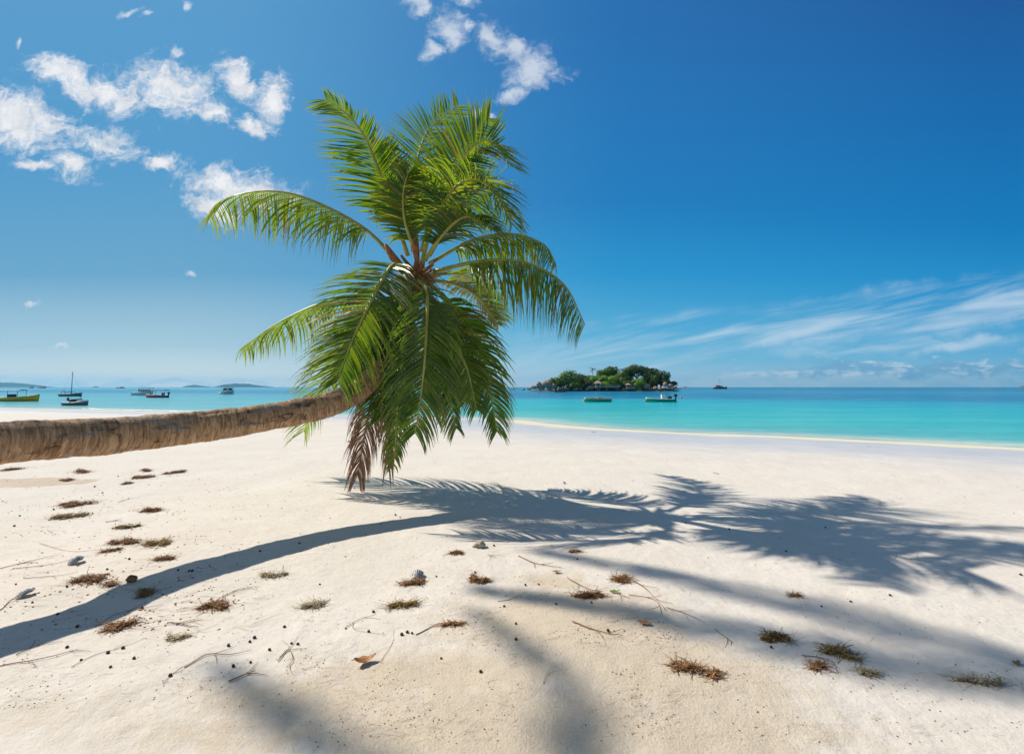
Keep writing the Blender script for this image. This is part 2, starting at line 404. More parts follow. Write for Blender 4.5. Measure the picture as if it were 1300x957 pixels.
nt.l.new(mx.outputs[0], out.inputs[0])
lat = np.clip((-X / np.maximum(Y, 1) - .05) / .6, 0, 1)
sea = sheet("sea_water", X, Y, np.full(X.shape, SEA), {'shore': S, 'lateral': lat}, mask=(S > 0), centre=False)
sea.data.materials.append(m); tag(sea, 'turquoise sea', kind='structure')

# thin line of foam where the wavelets run out at the left
m_foam, nt, out = mat("foam"); nt.l.new(principled(nt, (.82, .84, .84), .6, .3), out.inputs[0])
mb = MB(); rf = random.Random(3)
for (a, b, off) in [(95, 215, .9), (215, 330, .6), (330, 420, .5), ]:
    for k in range(60):
        px = a + (b - a) * k / 60; i = 0
        best = None
        for q in range(len(SH) - 1):
            p = SH[q]
            if p[1] > 5:
                ix = 650 + 578 * p[0] / p[1]
                if ix >= px: best = q; break
        if best is None: continue
        p0 = Vector((*SH[best - 1], 0)); p1 = Vector((*SH[best], 0)); x0 = 650 + 578 * p0.x / p0.y; x1 = 650 + 578 * p1.x / p1.y
        c = p0.lerp(p1, (px - x0) / (x1 - x0 + 1e-6)); T = (p1 - p0).normalized(); N = Vector((-T.y, T.x, 0))
        dd = off + .5 * mn.noise(c * .35) ; L = (.25 if a > 900 else .8) * rf.uniform(.5, 1.3); w = (.03 if a > 900 else .16) * rf.uniform(.4, 1.2)
        if rf.random() < (.65 if a > 900 else .12): continue
        c = c + N * dd; z = SEA + .02
        pts = [(c - T * L, 0), (c - T * L * .4 + N * w, 1), (c + T * L * .5 + N * w * .7, 1), (c + T * L, 0), (c + T * L * .4 - N * w, 1), (c - T * L * .5 - N * w * .8, 1)]
        vs_ = [(p.x, p.y, z) for p, _ in pts] + [(c.x, c.y, z + .05)]
        mb.add(vs_, [(i, (i + 1) % 6, 6) for i in range(6)])
tag(mb.build("sea_foam", m_foam, smooth=True), 'thin white foam along the water edge', 'foam', kind='stuff')

# ------------------------------------------------------------------ materials
def leaf_mat(name, stops, tstops, rough=.34, tf=.37):
    m, nt, out = mat(name)
    t = nt.attr('tint').outputs['Fac']; P = nt.new('ShaderNodeNewGeometry').outputs['Position']
    t2 = nt.m('ADD', t, nt.m('MULTIPLY', nt.m('SUBTRACT', nt.noise(P, 6, 3), .5), .12))
    c = nt.ramp(t2, stops); c2 = nt.ramp(t2, tstops)
    pr = principled(nt, c, rough, .75)
    tr = nt.new('ShaderNodeBsdfTranslucent'); nt.put(tr.inputs[0], c2)
    mx = nt.new('ShaderNodeMixShader'); mx.inputs[0].default_value = tf; nt.l.new(pr, mx.inputs[1]); nt.l.new(tr.outputs[0], mx.inputs[2])
    nt.l.new(mx.outputs[0], out.inputs[0]); return m
M = {}
M['leaf'] = leaf_mat("palm_leaflets", [(0, (.014, .045, .006)), (.45, (.038, .090, .009)), (.75, (.13, .16, .015)), (.9, (.26, .20, .05)), (1, (.25, .15, .07))],
                     [(0, (.08, .24, .006)), (.45, (.34, .56, .010)), (.75, (.60, .60, .02)), (.9, (.5, .38, .06)), (1, (.30, .17, .07))])
M['dead'] = leaf_mat("dead_leaflets", [(0, (.20, .09, .045)), (.6, (.38, .20, .11)), (1, (.50, .34, .2))], [(0, (.2, .1, .05)), (1, (.35, .22, .12))], .7, .2)
def simple(name, c, rough=.6, spec=.4, var=0.25, scale=8, bump=0.0, metal=0.0):
    m, nt, out = mat(name); P = nt.new('ShaderNodeTexCoord').outputs['Object']
    n = nt.noise(P, scale, 5, .6)
    cc = nt.mix(nt.rng(n, .3, .7), tuple(x * (1 - var) for x in c), tuple(min(1, x * (1 + var)) for x in c))
    nrm = nt.bump(n, bump) if bump else None
    nt.l.new(principled(nt, cc, rough, spec, nrm, Metallic=metal), out.inputs[0]); return m
M['rib'] = simple("frond_midrib", (.30, .30, .06), .45, .5, .3, 5)
M['deadrib'] = simple("dead_midrib", (.26, .15, .09), .7, .3, .3, 9)
M['sheath'] = simple("brown_sheath", (.26, .12, .055), .75, .3, .45, 14, .01)
M['fibre'] = simple("dry_fibre", (.30, .19, .11), .85, .2, .5, 20)
M['stalk'] = simple("flower_stalk", (.42, .30, .10), .6, .3, .3, 20)

# trunk bark: ring scars, dark weathered blotches, warm brown
m, nt, out = mat("palm_bark")
uvn = nt.attr('tint').outputs['Fac']; P = nt.new('ShaderNodeTexCoord').outputs['Object']
al = nt.attr('along').outputs['Fac']; ar = nt.attr('around').outputs['Fac']
cyl = nt.comb(nt.m('MULTIPLY', al, 1.0), nt.m('MULTIPLY', nt.m('COSINE', ar), .17), nt.m('MULTIPLY', nt.m('SINE', ar), .17))
fine = nt.noise(nt.vm('MULTIPLY', cyl, (38, 5, 5)), 1.0, 6, .65, dist=.6)
fine2 = nt.noise(nt.vm('MULTIPLY', cyl, (90, 14, 14)), 1.0, 4, .7)
blot = nt.noise(nt.vm('MULTIPLY', cyl, (5, 9, 9)), 1.0, 6, .7, dist=.4)
ringn = nt.noise(nt.vm('MULTIPLY', cyl, (0, 5, 5)), 1.0, 3, .5)
wv = nt.m('SINE', nt.m('ADD', nt.m('MULTIPLY', al, 62.0), nt.m('MULTIPLY', nt.noise(nt.vm('MULTIPLY', cyl, (3, 8, 8)), 1.0, 4, .6), 9.0)))
ring = nt.rng(wv, .55, 1.0, 0, 1, True)
c = nt.mix(nt.rng(fine, .38, .62), (.25, .125, .058), (.62, .40, .225))
c = nt.mix(nt.rng(fine2, .5, .72, 0, .6), c, (.48, .37, .27))
c = nt.mix(nt.m('MULTIPLY', ring, .28), c, (.14, .085, .05))
c = nt.mix(nt.rng(blot, .53, .63, 0, .9), c, (.06, .045, .038))
c = nt.mix(nt.rng(nt.noise(nt.vm('MULTIPLY', cyl, (2.5, 6, 6)), 1.0, 5, .7), .53, .68, 0, .75), c, (.34, .30, .27))
hb = nt.m('ADD', nt.m('MULTIPLY', fine, .6), nt.m('SUBTRACT', nt.m('MULTIPLY', fine2, .35), nt.m('MULTIPLY', ring, .2)))
nt.l.new(principled(nt, c, .85, .25, nt.bump(hb, .026, 1.0)), out.inputs[0]); M['bark'] = m

# ------------------------------------------------------------------ palm building
def leaflet(mb, p, d0, side_n, L, w, droop, wind, tint, rnd, segs=4, zmin=None, brownTip=0.0):
    pts = []; d = d0.copy(); q = p.copy(); st = L / segs
    fold = .35
    rows = []; tt = []
    for i in range(segs + 1):
        t = i / segs
        ww = w * (0.55 + 1.5 * t) if t < .3 else w * (1.0 - ((t - .3) / .7) ** 1.6)
        ww = max(ww, .0012)
        S_ = d.cross(side_n)
        if S_.length < 1e-4: S_ = d.cross(Vector((1, .3, .2)))
        S_.normalize(); U_ = S_.cross(d).normalized()
        rows += [q - S_ * ww * .5, q - U_ * (ww * fold), q + S_ * ww * .5]
        tv = min(1.0, tint + brownTip * max(0, t - .6) * 1.2); tt += [tv] * 3
        q = q + d * st
        if zmin is not None and q.z < zmin: q.z = zmin
        d = (d + Vector((0, 0, -1)) * (droop * (0.25 + t)) / segs + wind / segs).normalized()
    fs = []
    for i in range(segs):
        a = i * 3; fs += [(a, a + 1, a + 4, a + 3), (a + 1, a + 2, a + 5, a + 4)]
    mb.add([tuple(r) for r in rows], fs, tt)

WIND = Vector((-.16, .02, .0))
def frond(parent, pts, Lmax=.85, w=.038, n=88, droop=1.0, hint=None, tint=.35, petiole=.2, dead=False, seed=0, asym=(1, 1), rmax=.034, spread=1.0, vee=.25, zmin=None, wind=None, brown=.10, missing=.05, tipf=.42, label=None, origin=Vector((0, 0, 0)), segs=4, fwd0=.45):
    rnd = random.Random(seed); C = catmull(pts, 40); C, LEN = resample(C, 60)
    hd = (C[-1] - C[0]); hd.z = 0
    if hint is None:
        if hd.length < .15: hd = Vector((0, -1, 0))
        hint = hd.normalized().cross(Vector((0, 0, 1)))
    hint = Vector(hint).normalized()
    mb = MB(); wind = WIND if wind is None else Vector(wind)
    twist = rnd.uniform(-.15, .15)
    for i in range(n):
        t = petiole + (1 - petiole) * (i + .5) / n
        k = t * 60; j = min(int(k), 59); p = C[j].lerp(C[j + 1], k - j)
        T = (C[min(j + 2, 60)] - C[max(j - 1, 0)]).normalized()
        S_ = (hint - T * hint.dot(T))
        if S_.length < .1: continue
        S_.normalize(); N = S_.cross(T)
        if N.z < 0 and abs(N.z) > .25: N = -N
        u_ = (t - petiole) / (1 - petiole)
        lf = (.55 + .45 * min(1, u_ / .22)) * (1 - (1 - tipf) * max(0, (u_ - .45) / .55) ** 1.3)
        fwd = fwd0 + .55 * u_ ** 1.5
        clump = mn.noise(Vector((u_ * 9, seed * 3.1, 0)))
        for sgn in (-1, 1):
            if rnd.random() < missing: continue
            c2 = mn.noise(Vector((u_ * 14, seed * 1.7, sgn * 5)))
            d0 = (S_ * sgn * spread + T * (fwd + .25 * c2) + N * (vee + .25 * clump + rnd.uniform(-.22, .22)) + T * rnd.uniform(-.12, .12)).normalized()
            L = Lmax * lf * asym[0 if sgn < 0 else 1] * rnd.uniform(.82, 1.08)
            if rnd.random() < .04: L *= rnd.uniform(.4, .7)
            tn = tint + .05 + rnd.uniform(-.18, .18) + .12 * c2 + (.25 * max(0, u_ - .8) / .2 * brown)
            if rnd.random() < .03 + brown * .12: tn = rnd.uniform(.8, 1.0)
            dr = droop * rnd.uniform(.75, 1.35) * (1 + .3 * c2)
            if rnd.random() < .09: dr *= rnd.uniform(1.8, 3.0)
            leaflet(mb, p - origin, d0, N, L, w * rnd.uniform(.8, 1.15) * (1 - .35 * u_), dr, wind * rnd.uniform(.6, 1.5), max(0, min(1, tn)), rnd, segs=segs, zmin=zmin, brownTip=.35 + brown)
    o = mb.build('frond', M['dead'] if dead else M['leaf'], parent)
    if label: o['label'] = label
    rb = MB(); rb.tube([c - origin for c in C[::3]], [max(.004, rmax * (1 - (i / 20)) ** .8 + .003) for i in range(21)], 6)
    r_ = rb.build('midrib', M['deadrib'] if dead else M['rib'], o, smooth=True)
    return o

def trunk_mesh(path, radii_, parent, origin=Vector((0, 0, 0)), name='trunk', nl=520, nrad=40, seed=0):
    C = catmull(path, 200); C, LEN = resample(C, nl); verts = []; al = []; ar = []
    rr = np.interp(np.linspace(0, 1, nl + 1), np.linspace(0, 1, len(radii_)), radii_)
    U = Vector((0, 0, 1))
    for i, p in enumerate(C):
        T = (C[min(i + 1, nl)] - C[max(i - 1, 0)]).normalized(); U = (U - T * U.dot(T)).normalized(); V = T.cross(U)
        s = LEN * i / nl
        for k in range(nrad):
            a = 2 * math.pi * k / nrad; ca, sa = math.cos(a), math.sin(a)
            q = Vector((s * 1.0, ca * .4, sa * .4)) + Vector((seed * 7, 0, 0))
            ph = s * 11.0 + 1.6 * mn.noise(q * 2.2)
            saw = ph - math.floor(ph)
            d = .0045 * (saw ** 4) + .010 * mn.noise(q * 4) + .006 * mn.noise(Vector((s * 22, ca * 1.5, sa * 1.5))) + .008 * mn.noise(Vector((s * 7, ca * 2.5, sa * 2.5)))
            pit = mn.noise(Vector((s * 4, ca * 1.8, sa * 1.8 + 9)))
            if pit > .42: d -= (pit - .42) * .10
            verts.append(tuple(p + (U * ca + V * sa) * (rr[i] + d) - origin)); al.append(s); ar.append(a)
    fs = [(i * nrad + k, i * nrad + (k + 1) % nrad, (i + 1) * nrad + (k + 1) % nrad, (i + 1) * nrad + k) for i in range(nl) for k in range(nrad)]
    fs.append(tuple(reversed(range(nrad)))); fs.append(tuple(range(nl * nrad, (nl + 1) * nrad)))
    me = bpy.data.meshes.new(name); me.from_pydata(verts, [], fs)
    for nm, v_ in (('along', al), ('around', ar)):
        t = me.attributes.new(nm, 'FLOAT', 'POINT'); t.data.foreach_set('value', np.array(v_, dtype=np.float32))
    me.materials.append(M['bark']); me.polygons.foreach_set('use_smooth', [True] * len(me.polygons)); me.update()
    o = bpy.data.objects.new(name, me); COL.objects.link(o); o.parent = parent; return o

def P3(lst): return [at(*q) for q in lst]
# --- the leaning palm
base_pt = Vector((-7.5, -.75, gz(-7.5, -.75)))
palm = empty('coconut_palm', base_pt, label='coconut palm leaning low over the sand, its green crown nearly touching the beach', cat='palm tree')
path = [base_pt + Vector((-.15, -.15, -.3)), Vector((-7.1, -.35, .30)), Vector((-6.1, .75, .74)), Vector((-5.3, 1.95, .98)), Vector((-4.78, 2.85, 1.09))] + P3([(0, 562, 3.8), (100, 556, 4.3), (200, 547.5, 4.85), (300, 535.5, 5.45), (380, 522, 5.95), (425, 511, 6.25), (462, 490, 6.6), (493, 452, 6.9), (515, 405, 7.1), (528, 365, 7.2)])
trunk_mesh(path, [.26, .20, .178, .172, .168, .165, .168, .172, .172, .17, .165, .16, .15, .13], palm, base_pt)
FR = [
 ([(508,335,7.2),(455,285,7.3),(370,246,7.4),(300,248,7.5),(264,276,7.5)], dict(droop=4.0, tint=.46, Lmax=1.15, vee=-.8, fwd0=.25)),
 ([(518,325,7.1),(492,250,6.95),(466,180,6.7),(441,146,6.3),(414,126,6.1)], dict(hint=(1,.3,-.1), droop=.7, tint=.35, Lmax=.88, asym=(1.0,.55), wind=(-.35,0,0))),
 ([(530,320,7.3),(526,240,7.6),(540,172,7.9),(582,134,8.1)], dict(hint=(1,.2,0), droop=.25, tint=.3, Lmax=.85, vee=.1)),
 ([(538,320,7.1),(560,250,6.9),(592,195,6.7),(622,178,6.6),(650,212,6.5)], dict(hint=(.9,.7,-.5), droop=.5, tint=.38, Lmax=.85, vee=.45)),
 ([(535,335,7.0),(553,275,6.6),(585,232,6.2),(622,236,5.9),(650,285,5.7)], dict(hint=(.6,.9,0), droop=1.4, tint=.45, Lmax=.82)),
 ([(545,335,7.3),(600,305,7.6),(650,297,7.8),(690,310,8.0),(706,335,8.1)], dict(droop=4.0, tint=.42, Lmax=.9, vee=-.7, fwd0=.25)),
 ([(550,345,7.1),(610,332,7.0),(665,333,6.9),(715,360,6.8),(743,412,6.8)], dict(droop=4.0, tint=.34, Lmax=1.2, vee=-.8, fwd0=.25)),
 ([(545,355,7.4),(580,362,7.9),(610,380,8.3),(632,412,8.5)], dict(droop=1.2, tint=.68, Lmax=.6)),
 ([(522,345,7.0),(500,336,6.5),(475,375,6.1),(448,430,5.9),(428,485,5.8)], dict(hint=(1,.35,.2), droop=1.1, tint=.36, Lmax=.85)),
 ([(512,350,7.3),(460,372,7.5),(400,388,7.6),(350,412,7.7),(308,441,7.7)], dict(droop=4.0, tint=.42, Lmax=0.88, vee=-.7, fwd0=.25, missing=.12)),
 ([(515,365,7.4),(470,400,7.9),(430,460,8.2),(400,515,8.3),(386,548,8.3)], dict(droop=2.2, tint=.42, Lmax=1.0)),
 ([(532,355,6.9),(542,372,6.4),(541,430,6.1),(536,490,6.0),(527,550,6.1)], dict(hint=(1,.1,0), droop=2.2, tint=.3, Lmax=.85, vee=.1, fwd0=.6)),
 ([(540,355,7.1),(575,390,6.8),(603,440,6.7),(622,500,6.7),(631,548,6.8)], dict(hint=(1,-.5,.3), droop=2.4, tint=.3, Lmax=.72, brown=.3, missing=.1, fwd0=.7)),
 ([(528,370,7.0),(515,430,6.7),(506,500,6.6),(503,550,6.7),(500,590,6.8)], dict(hint=(1,.4,0), droop=2.4, tint=.45, Lmax=.5, brown=.45, missing=.2, fwd0=.8)),
 ([(535,365,7.0),(553,420,6.8),(566,480,6.75),(574,520,6.8),(579,545,6.9)], dict(hint=(1,.8,0), droop=2.2, tint=.3, Lmax=.62, brown=.2, fwd0=.8, missing=.12)),
 ([(520,360,7.3),(482,405,7.6),(458,460,7.7),(440,510,7.7)], dict(droop=2.4, tint=.35, Lmax=.7)),
 ([(525,320,7.4),(508,255,7.6),(499,212,7.7),(488,180,7.8)], dict(hint=(1,.2,0), droop=.5, tint=.2, Lmax=.6)),
 ([(545,325,7.5),(583,262,8.0),(622,240,8.4),(645,275,8.8)], dict(hint=(.7,.8,0), droop=1.0, tint=.25, Lmax=.85)),
 ([(535,320,7.3),(556,245,7.2),(592,178,7.0),(622,150,6.9)], dict(hint=(1,.3,-.3), droop=.5, tint=.25, Lmax=.75, vee=.3)),
 ([(540,350,7.4),(585,348,8.4),(615,368,9.2),(638,405,9.7)], dict(droop=1.6, tint=.4, Lmax=.75)),
 ([(532,360,7.2),(560,395,7.5),(580,450,7.7),(590,510,7.8)], dict(hint=(1,.2,0), droop=1.0, tint=.15, Lmax=.8)),
 ([(540,330,6.9),(560,300,6.5),(590,275,6.1),(625,290,5.8)], dict(hint=(.5,.9,0), droop=1.8, tint=.4, Lmax=.75)),
 ([(530,325,7.0),(515,285,6.7),(512,245,6.5),(520,215,6.4)], dict(hint=(1,.2,0), droop=1.4, tint=.45, Lmax=.6, vee=.1)),
 ([(528,360,7.1),(500,385,6.9),(470,430,6.8),(452,490,6.8)], dict(hint=(1,.3,0), droop=2.2, tint=.34, Lmax=.7)),
 ([(538,362,7.0),(560,410,6.6),(590,460,6.4),(605,520,6.3)], dict(hint=(1,-.1,.3), droop=2.4, tint=.4, Lmax=.6, missing=.1)),
 ([(525,360,7.1),(505,400,6.8),(490,460,6.7),(484,530,6.7)], dict(hint=(1,.3,0), droop=1.0, tint=.22, Lmax=.75)),
]
for i, (pts, kw) in enumerate(FR):
    frond(palm, P3(pts), seed=11 + i, origin=base_pt, zmin=.02 - base_pt.z, **kw)
frond(palm, P3([(520,392,7.1),(496,430,7.0),(478,480,7.02),(466,535,7.08),(454,604,7.12)]), seed=80, origin=base_pt, dead=True, tint=.3, droop=5.0, Lmax=.62, w=.017, hint=(1,.3,0), spread=.34, vee=.0, fwd0=.3, petiole=.42, zmin=.02 - base_pt.z, wind=(-.10,0,0), label='dead brown frond hanging to the sand', n=130, tipf=.8, missing=.1, segs=5)
frond(palm, P3([(524,395,7.1),(506,450,7.0),(497,510,7.05),(492,590,7.1)]), seed=81, origin=base_pt, dead=True, tint=.5, droop=5.0, Lmax=.55, w=.016, hint=(1,.3,0), spread=.22, vee=0, fwd0=.3, petiole=.40, zmin=.02 - base_pt.z, wind=(-.03,0,0), label='thin dead straw coloured frond half hidden by green ones', n=90, missing=.15, tipf=.8, segs=5)

# crown heart: sheath boots, spathes, flower stalks, fibre
rnd = random.Random(5); heart = at(530, 352, 7.15)
mb = MB()
for k in range(16):
    a = rnd.uniform(0, 2 * math.pi); el = rnd.uniform(-.5, 1.0)
    d = Vector((math.cos(a) * math.cos(el), math.sin(a) * math.cos(el), math.sin(el) + .2)).normalized(); L = rnd.uniform(.2, .42)
    s_ = d.cross(Vector((0, 0, 1))).normalized() * rnd.uniform(.04, .07); b0 = heart - base_pt + d * .06
    n_ = s_.cross(d).normalized() * .025
    mb.add([tuple(b0 - s_ * 1.4), tuple(b0 + n_), tuple(b0 + s_ * 1.4), tuple(b0 - n_), tuple(b0 + d * L - s_ * .3), tuple(b0 + d * L + n_), tuple(b0 + d * L + s_ * .3), tuple(b0 + d * L - n_ * .5)],
           [(0, 1, 5, 4), (1, 2, 6, 5), (2, 3, 7, 6), (3, 0, 4, 7), (4, 5, 6, 7)])
mb.build('leaf_boots', M['sheath'], palm)
for (a, b, c_, w_) in [((530,335,7.0),(527,312,6.9),(524,292,6.85),.045), ((516,345,7.0),(500,328,6.85),(489,310,6.8),.05)]:
    mb = MB(); C = catmull([at(*a) - base_pt, at(*b) - base_pt, at(*c_) - base_pt], 10)
    mb.tube(C, [w_ * (.35 + .9 * math.sin(math.pi * (.12 + .86 * i / 10))) for i in range(11)], 8)
    mb.build('flower_spathe', M['sheath'], palm, smooth=True)
mb = MB()
for k in range(70):
    a = rnd.uniform(0, 2 * math.pi); d = Vector((math.cos(a), math.sin(a) * .8 - .2, rnd.uniform(-.5, .6))).normalized(); L = rnd.uniform(.2, .55)
    p = heart - base_pt + Vector((rnd.uniform(-.12, .18), rnd.uniform(-.1, .05), rnd.uniform(-.15, .12))); pts = [p]
    for i in range(4): d = (d + Vector((rnd.uniform(-.25, .25), rnd.uniform(-.25, .25), -.22))).normalized(); p = p + d * L / 4; pts.append(p)
    mb.tube(pts, [.009, .008, .006, .005, .003], 4)
mb.build('flower_stalks', M['stalk'], palm)
mb = MB()
for k in range(260):
    a = rnd.uniform(0, 2 * math.pi); p = heart - base_pt + Vector((math.cos(a) * rnd.uniform(.05, .2), math.sin(a) * rnd.uniform(.05, .2), rnd.uniform(-.35, .1)))
    d = Vector((math.cos(a), math.sin(a), rnd.uniform(-1.2, .3))).normalized(); pts = [p]
    for i in range(3): d = (d + Vector((rnd.uniform(-.4, .4), rnd.uniform(-.4, .4), -.25))).normalized(); p = p + d * rnd.uniform(.04, .1); pts.append(p)
    mb.tube(pts, [.006, .005, .004, .002], 3, cap=False)
mb.build('dry_fibre', M['fibre'], palm)

# --- two tall palms outside the frame; their fronds shade the foreground
def tall_palm(base, top, label, nfr, Lf, seed, azs=None, n=48, Lmax=.8):
    base = Vector((base[0], base[1], gz(base[0], base[1]))); top = Vector(top)
    root = empty('coconut_palm', base, label=label, cat='palm tree')
    mid = base.lerp(top, .5) + Vector((0, 0, -.8))
    trunk_mesh([base - Vector((0, 0, .3)), base + (mid - base) * .5 + Vector((0, 0, -.2)), mid, mid.lerp(top, .5) + Vector((0, 0, .15)), top], [.22, .17, .15, .14, .12], root, base, nl=160, nrad=16, seed=seed)
    rnd = random.Random(seed)
    for i in range(nfr):
        az = (azs[i] if azs else 360 * i / nfr + rnd.uniform(-8, 8)); a = R(az); el = rnd.uniform(.1, .9)
        h = Vector((math.sin(a), math.cos(a), 0)); L = Lf * rnd.uniform(.85, 1.1)
        pts = [top, top + h * L * .3 * math.cos(el) + Vector((0, 0, L * .35 * math.sin(el))), top + h * L * .65 * math.cos(el * .6) + Vector((0, 0, L * .40 * math.sin(el))), top + h * L * .92 * math.cos(el * .5) + Vector((0, 0, L * .12 * math.sin(el) - .4))]
        frond(root, pts, seed=seed * 40 + i, origin=base, droop=3.0, Lmax=Lmax, n=n, segs=3)
    return root
# crown whose shadow falls on the right foreground
def over(px, py, h):            # the point at height h whose shadow falls at this spot of the sand
    g = onplane(px, py); return Vector((g.x, g.y, 0)) + SUNDIR * (h / SUNDIR.z)
tall_palm((-3.2, -3.4), over(1490, 900, 11.0), 'tall coconut palm left of the camera whose fronds shade the right foreground', 8, 3.9, 3, [-70, -53, 100, 125, 150, 185, 215, 240], n=110, Lmax=.38)
tall_palm((-6.5, -6.5), over(640, 1500, 12.0), 'taller coconut palm behind the camera whose frond tips shade the near sand', 6, 2.75, 4, [2, -42, 150, 190, 220, 255], n=60, Lmax=.30)
# ------------------------------------------------------------------ litter on the sand
def ribbon(mb, p, d, L, w, segs, rnd, curl, zmin=0.0, a=.5, lift=.0):
    q = Vector(p); d = Vector(d).normalized(); rows = []
    for i in range(segs + 1):
        t = i / segs; s_ = Vector((-d.y, d.x, rnd.uniform(-.3, .3))).normalized() * w * .5 * (1 - .6 * t)
        rows += [tuple(q - s_), tuple(q + s_)]
        q = q + d * L / segs; q.z = max(q.z, zmin + .002)
        d = (d + Vector((rnd.uniform(-curl, curl), rnd.uniform(-curl, curl), rnd.uniform(-curl, curl) * .5 - lift * t))).normalized()
    mb.add(rows, [(i * 2, i * 2 + 1, i * 2 + 3, i * 2 + 2) for i in range(segs)], a)
def weed_mat(name, a, b, c):
    m, nt, out = mat(name); t = nt.attr('tint').outputs['Fac']
    nt.l.new(principled(nt, nt.ramp(t, [(0, a), (.5, b), (1, c)]), .8, .25), out.inputs[0]); return m
M['weed_brown'] = weed_mat("brown_seaweed", (.10, .045, .018), (.27, .13, .05), (.42, .24, .11))
M['weed_green'] = weed_mat("golden_seaweed", (.11, .06, .018), (.28, .17, .05), (.42, .30, .11))
M['weed_pale'] = weed_mat("pale_seaweed", (.26, .19, .11), (.42, .34, .20), (.52, .45, .30))
def clump(px, py, wpx, hpx, mk, label, seed, dens=1.0, stringy=0.0, ang=0.0):
    c = gpt(px, py); sc = F_PX / c.y; rx = wpx / 2 / sc; slope = (py - 491) / c.y; ry = max(.03, hpx / 2 / slope * 1.35)
    o = empty; rnd = random.Random(seed); mb = MB(); n = int(min(700, max(80, 2000 * dens * math.sqrt(rx * ry)))); H = min(.05, rx * .28)
    ca, sa = math.cos(ang), math.sin(ang)
    lobes = []; lx = rnd.uniform(-.7, -.3); ly = rnd.uniform(-.3, .3)
    for q in range(6):
        lobes.append((lx, ly, rnd.uniform(.18, .42))); lx += rnd.uniform(.10, .34); ly = max(-.7, min(.7, ly + rnd.uniform(-.35, .35)))
    ca, sa = math.cos(ang), math.sin(ang)
    for k in range(n):
        lx, ly, lr = rnd.choice(lobes); a = rnd.uniform(0, 2 * math.pi); r = lr * abs(rnd.gauss(0, .75))
        x = (lx + r * math.cos(a)); y = (ly + r * math.sin(a)); hh = max(0, 1 - (r / lr) ** 2) * H * (.4 + 1.6 * lr) * rnd.random()
        xx, yy_ = x * rx, y * ry; X_, Y_ = xx * ca - yy_ * sa, xx * sa + yy_ * ca
        az = rnd.uniform(-.7, .7) + ang + rnd.choice([0, math.pi]) if stringy > rnd.random() else rnd.uniform(0, 2 * math.pi)
        ribbon(mb, (X_, Y_, hh + .004), (math.cos(az), math.sin(az), rnd.uniform(-.2, .2)), rnd.uniform(.02, .07) * (1 + stringy), rnd.uniform(.0025, .008), 5, rnd, .7, 0, rnd.random() ** 1.2, .4)
    for k in range(rnd.randint(5, 12)):      # long loose strands trailing out
        x, y = rnd.uniform(-.8, .8) * rx, rnd.uniform(-.4, .4) * ry; az = rnd.gauss(.15, .35) + rnd.choice([0, math.pi])
        ribbon(mb, (x * ca - y * sa, x * sa + y * ca, .006), (math.cos(az), math.sin(az), 0), rnd.uniform(.5, 1.5) * rx + .03, .0035, 9, rnd, .22, 0, rnd.uniform(.3, .9), 0)
    for k in range(int(n * .6)):
        lx, ly, lr = rnd.choice(lobes); x, y = (lx + rnd.gauss(0, .4) * lr) * rx, (ly + rnd.gauss(0, .4) * lr) * ry; r = rnd.uniform(.003, .009); X_, Y_ = x * ca - y * sa, x * sa + y * ca
        mb.box((X_, Y_, r * .6 + rnd.random() * H * .3), (r * 2.2, r * 1.3, r), rnd.uniform(0, 3), rnd.random())
    ob = mb.build('seaweed_clump', M[mk], loc=c); tag(ob, label, 'seaweed', 'dried seaweed clumps on the sand'); return ob
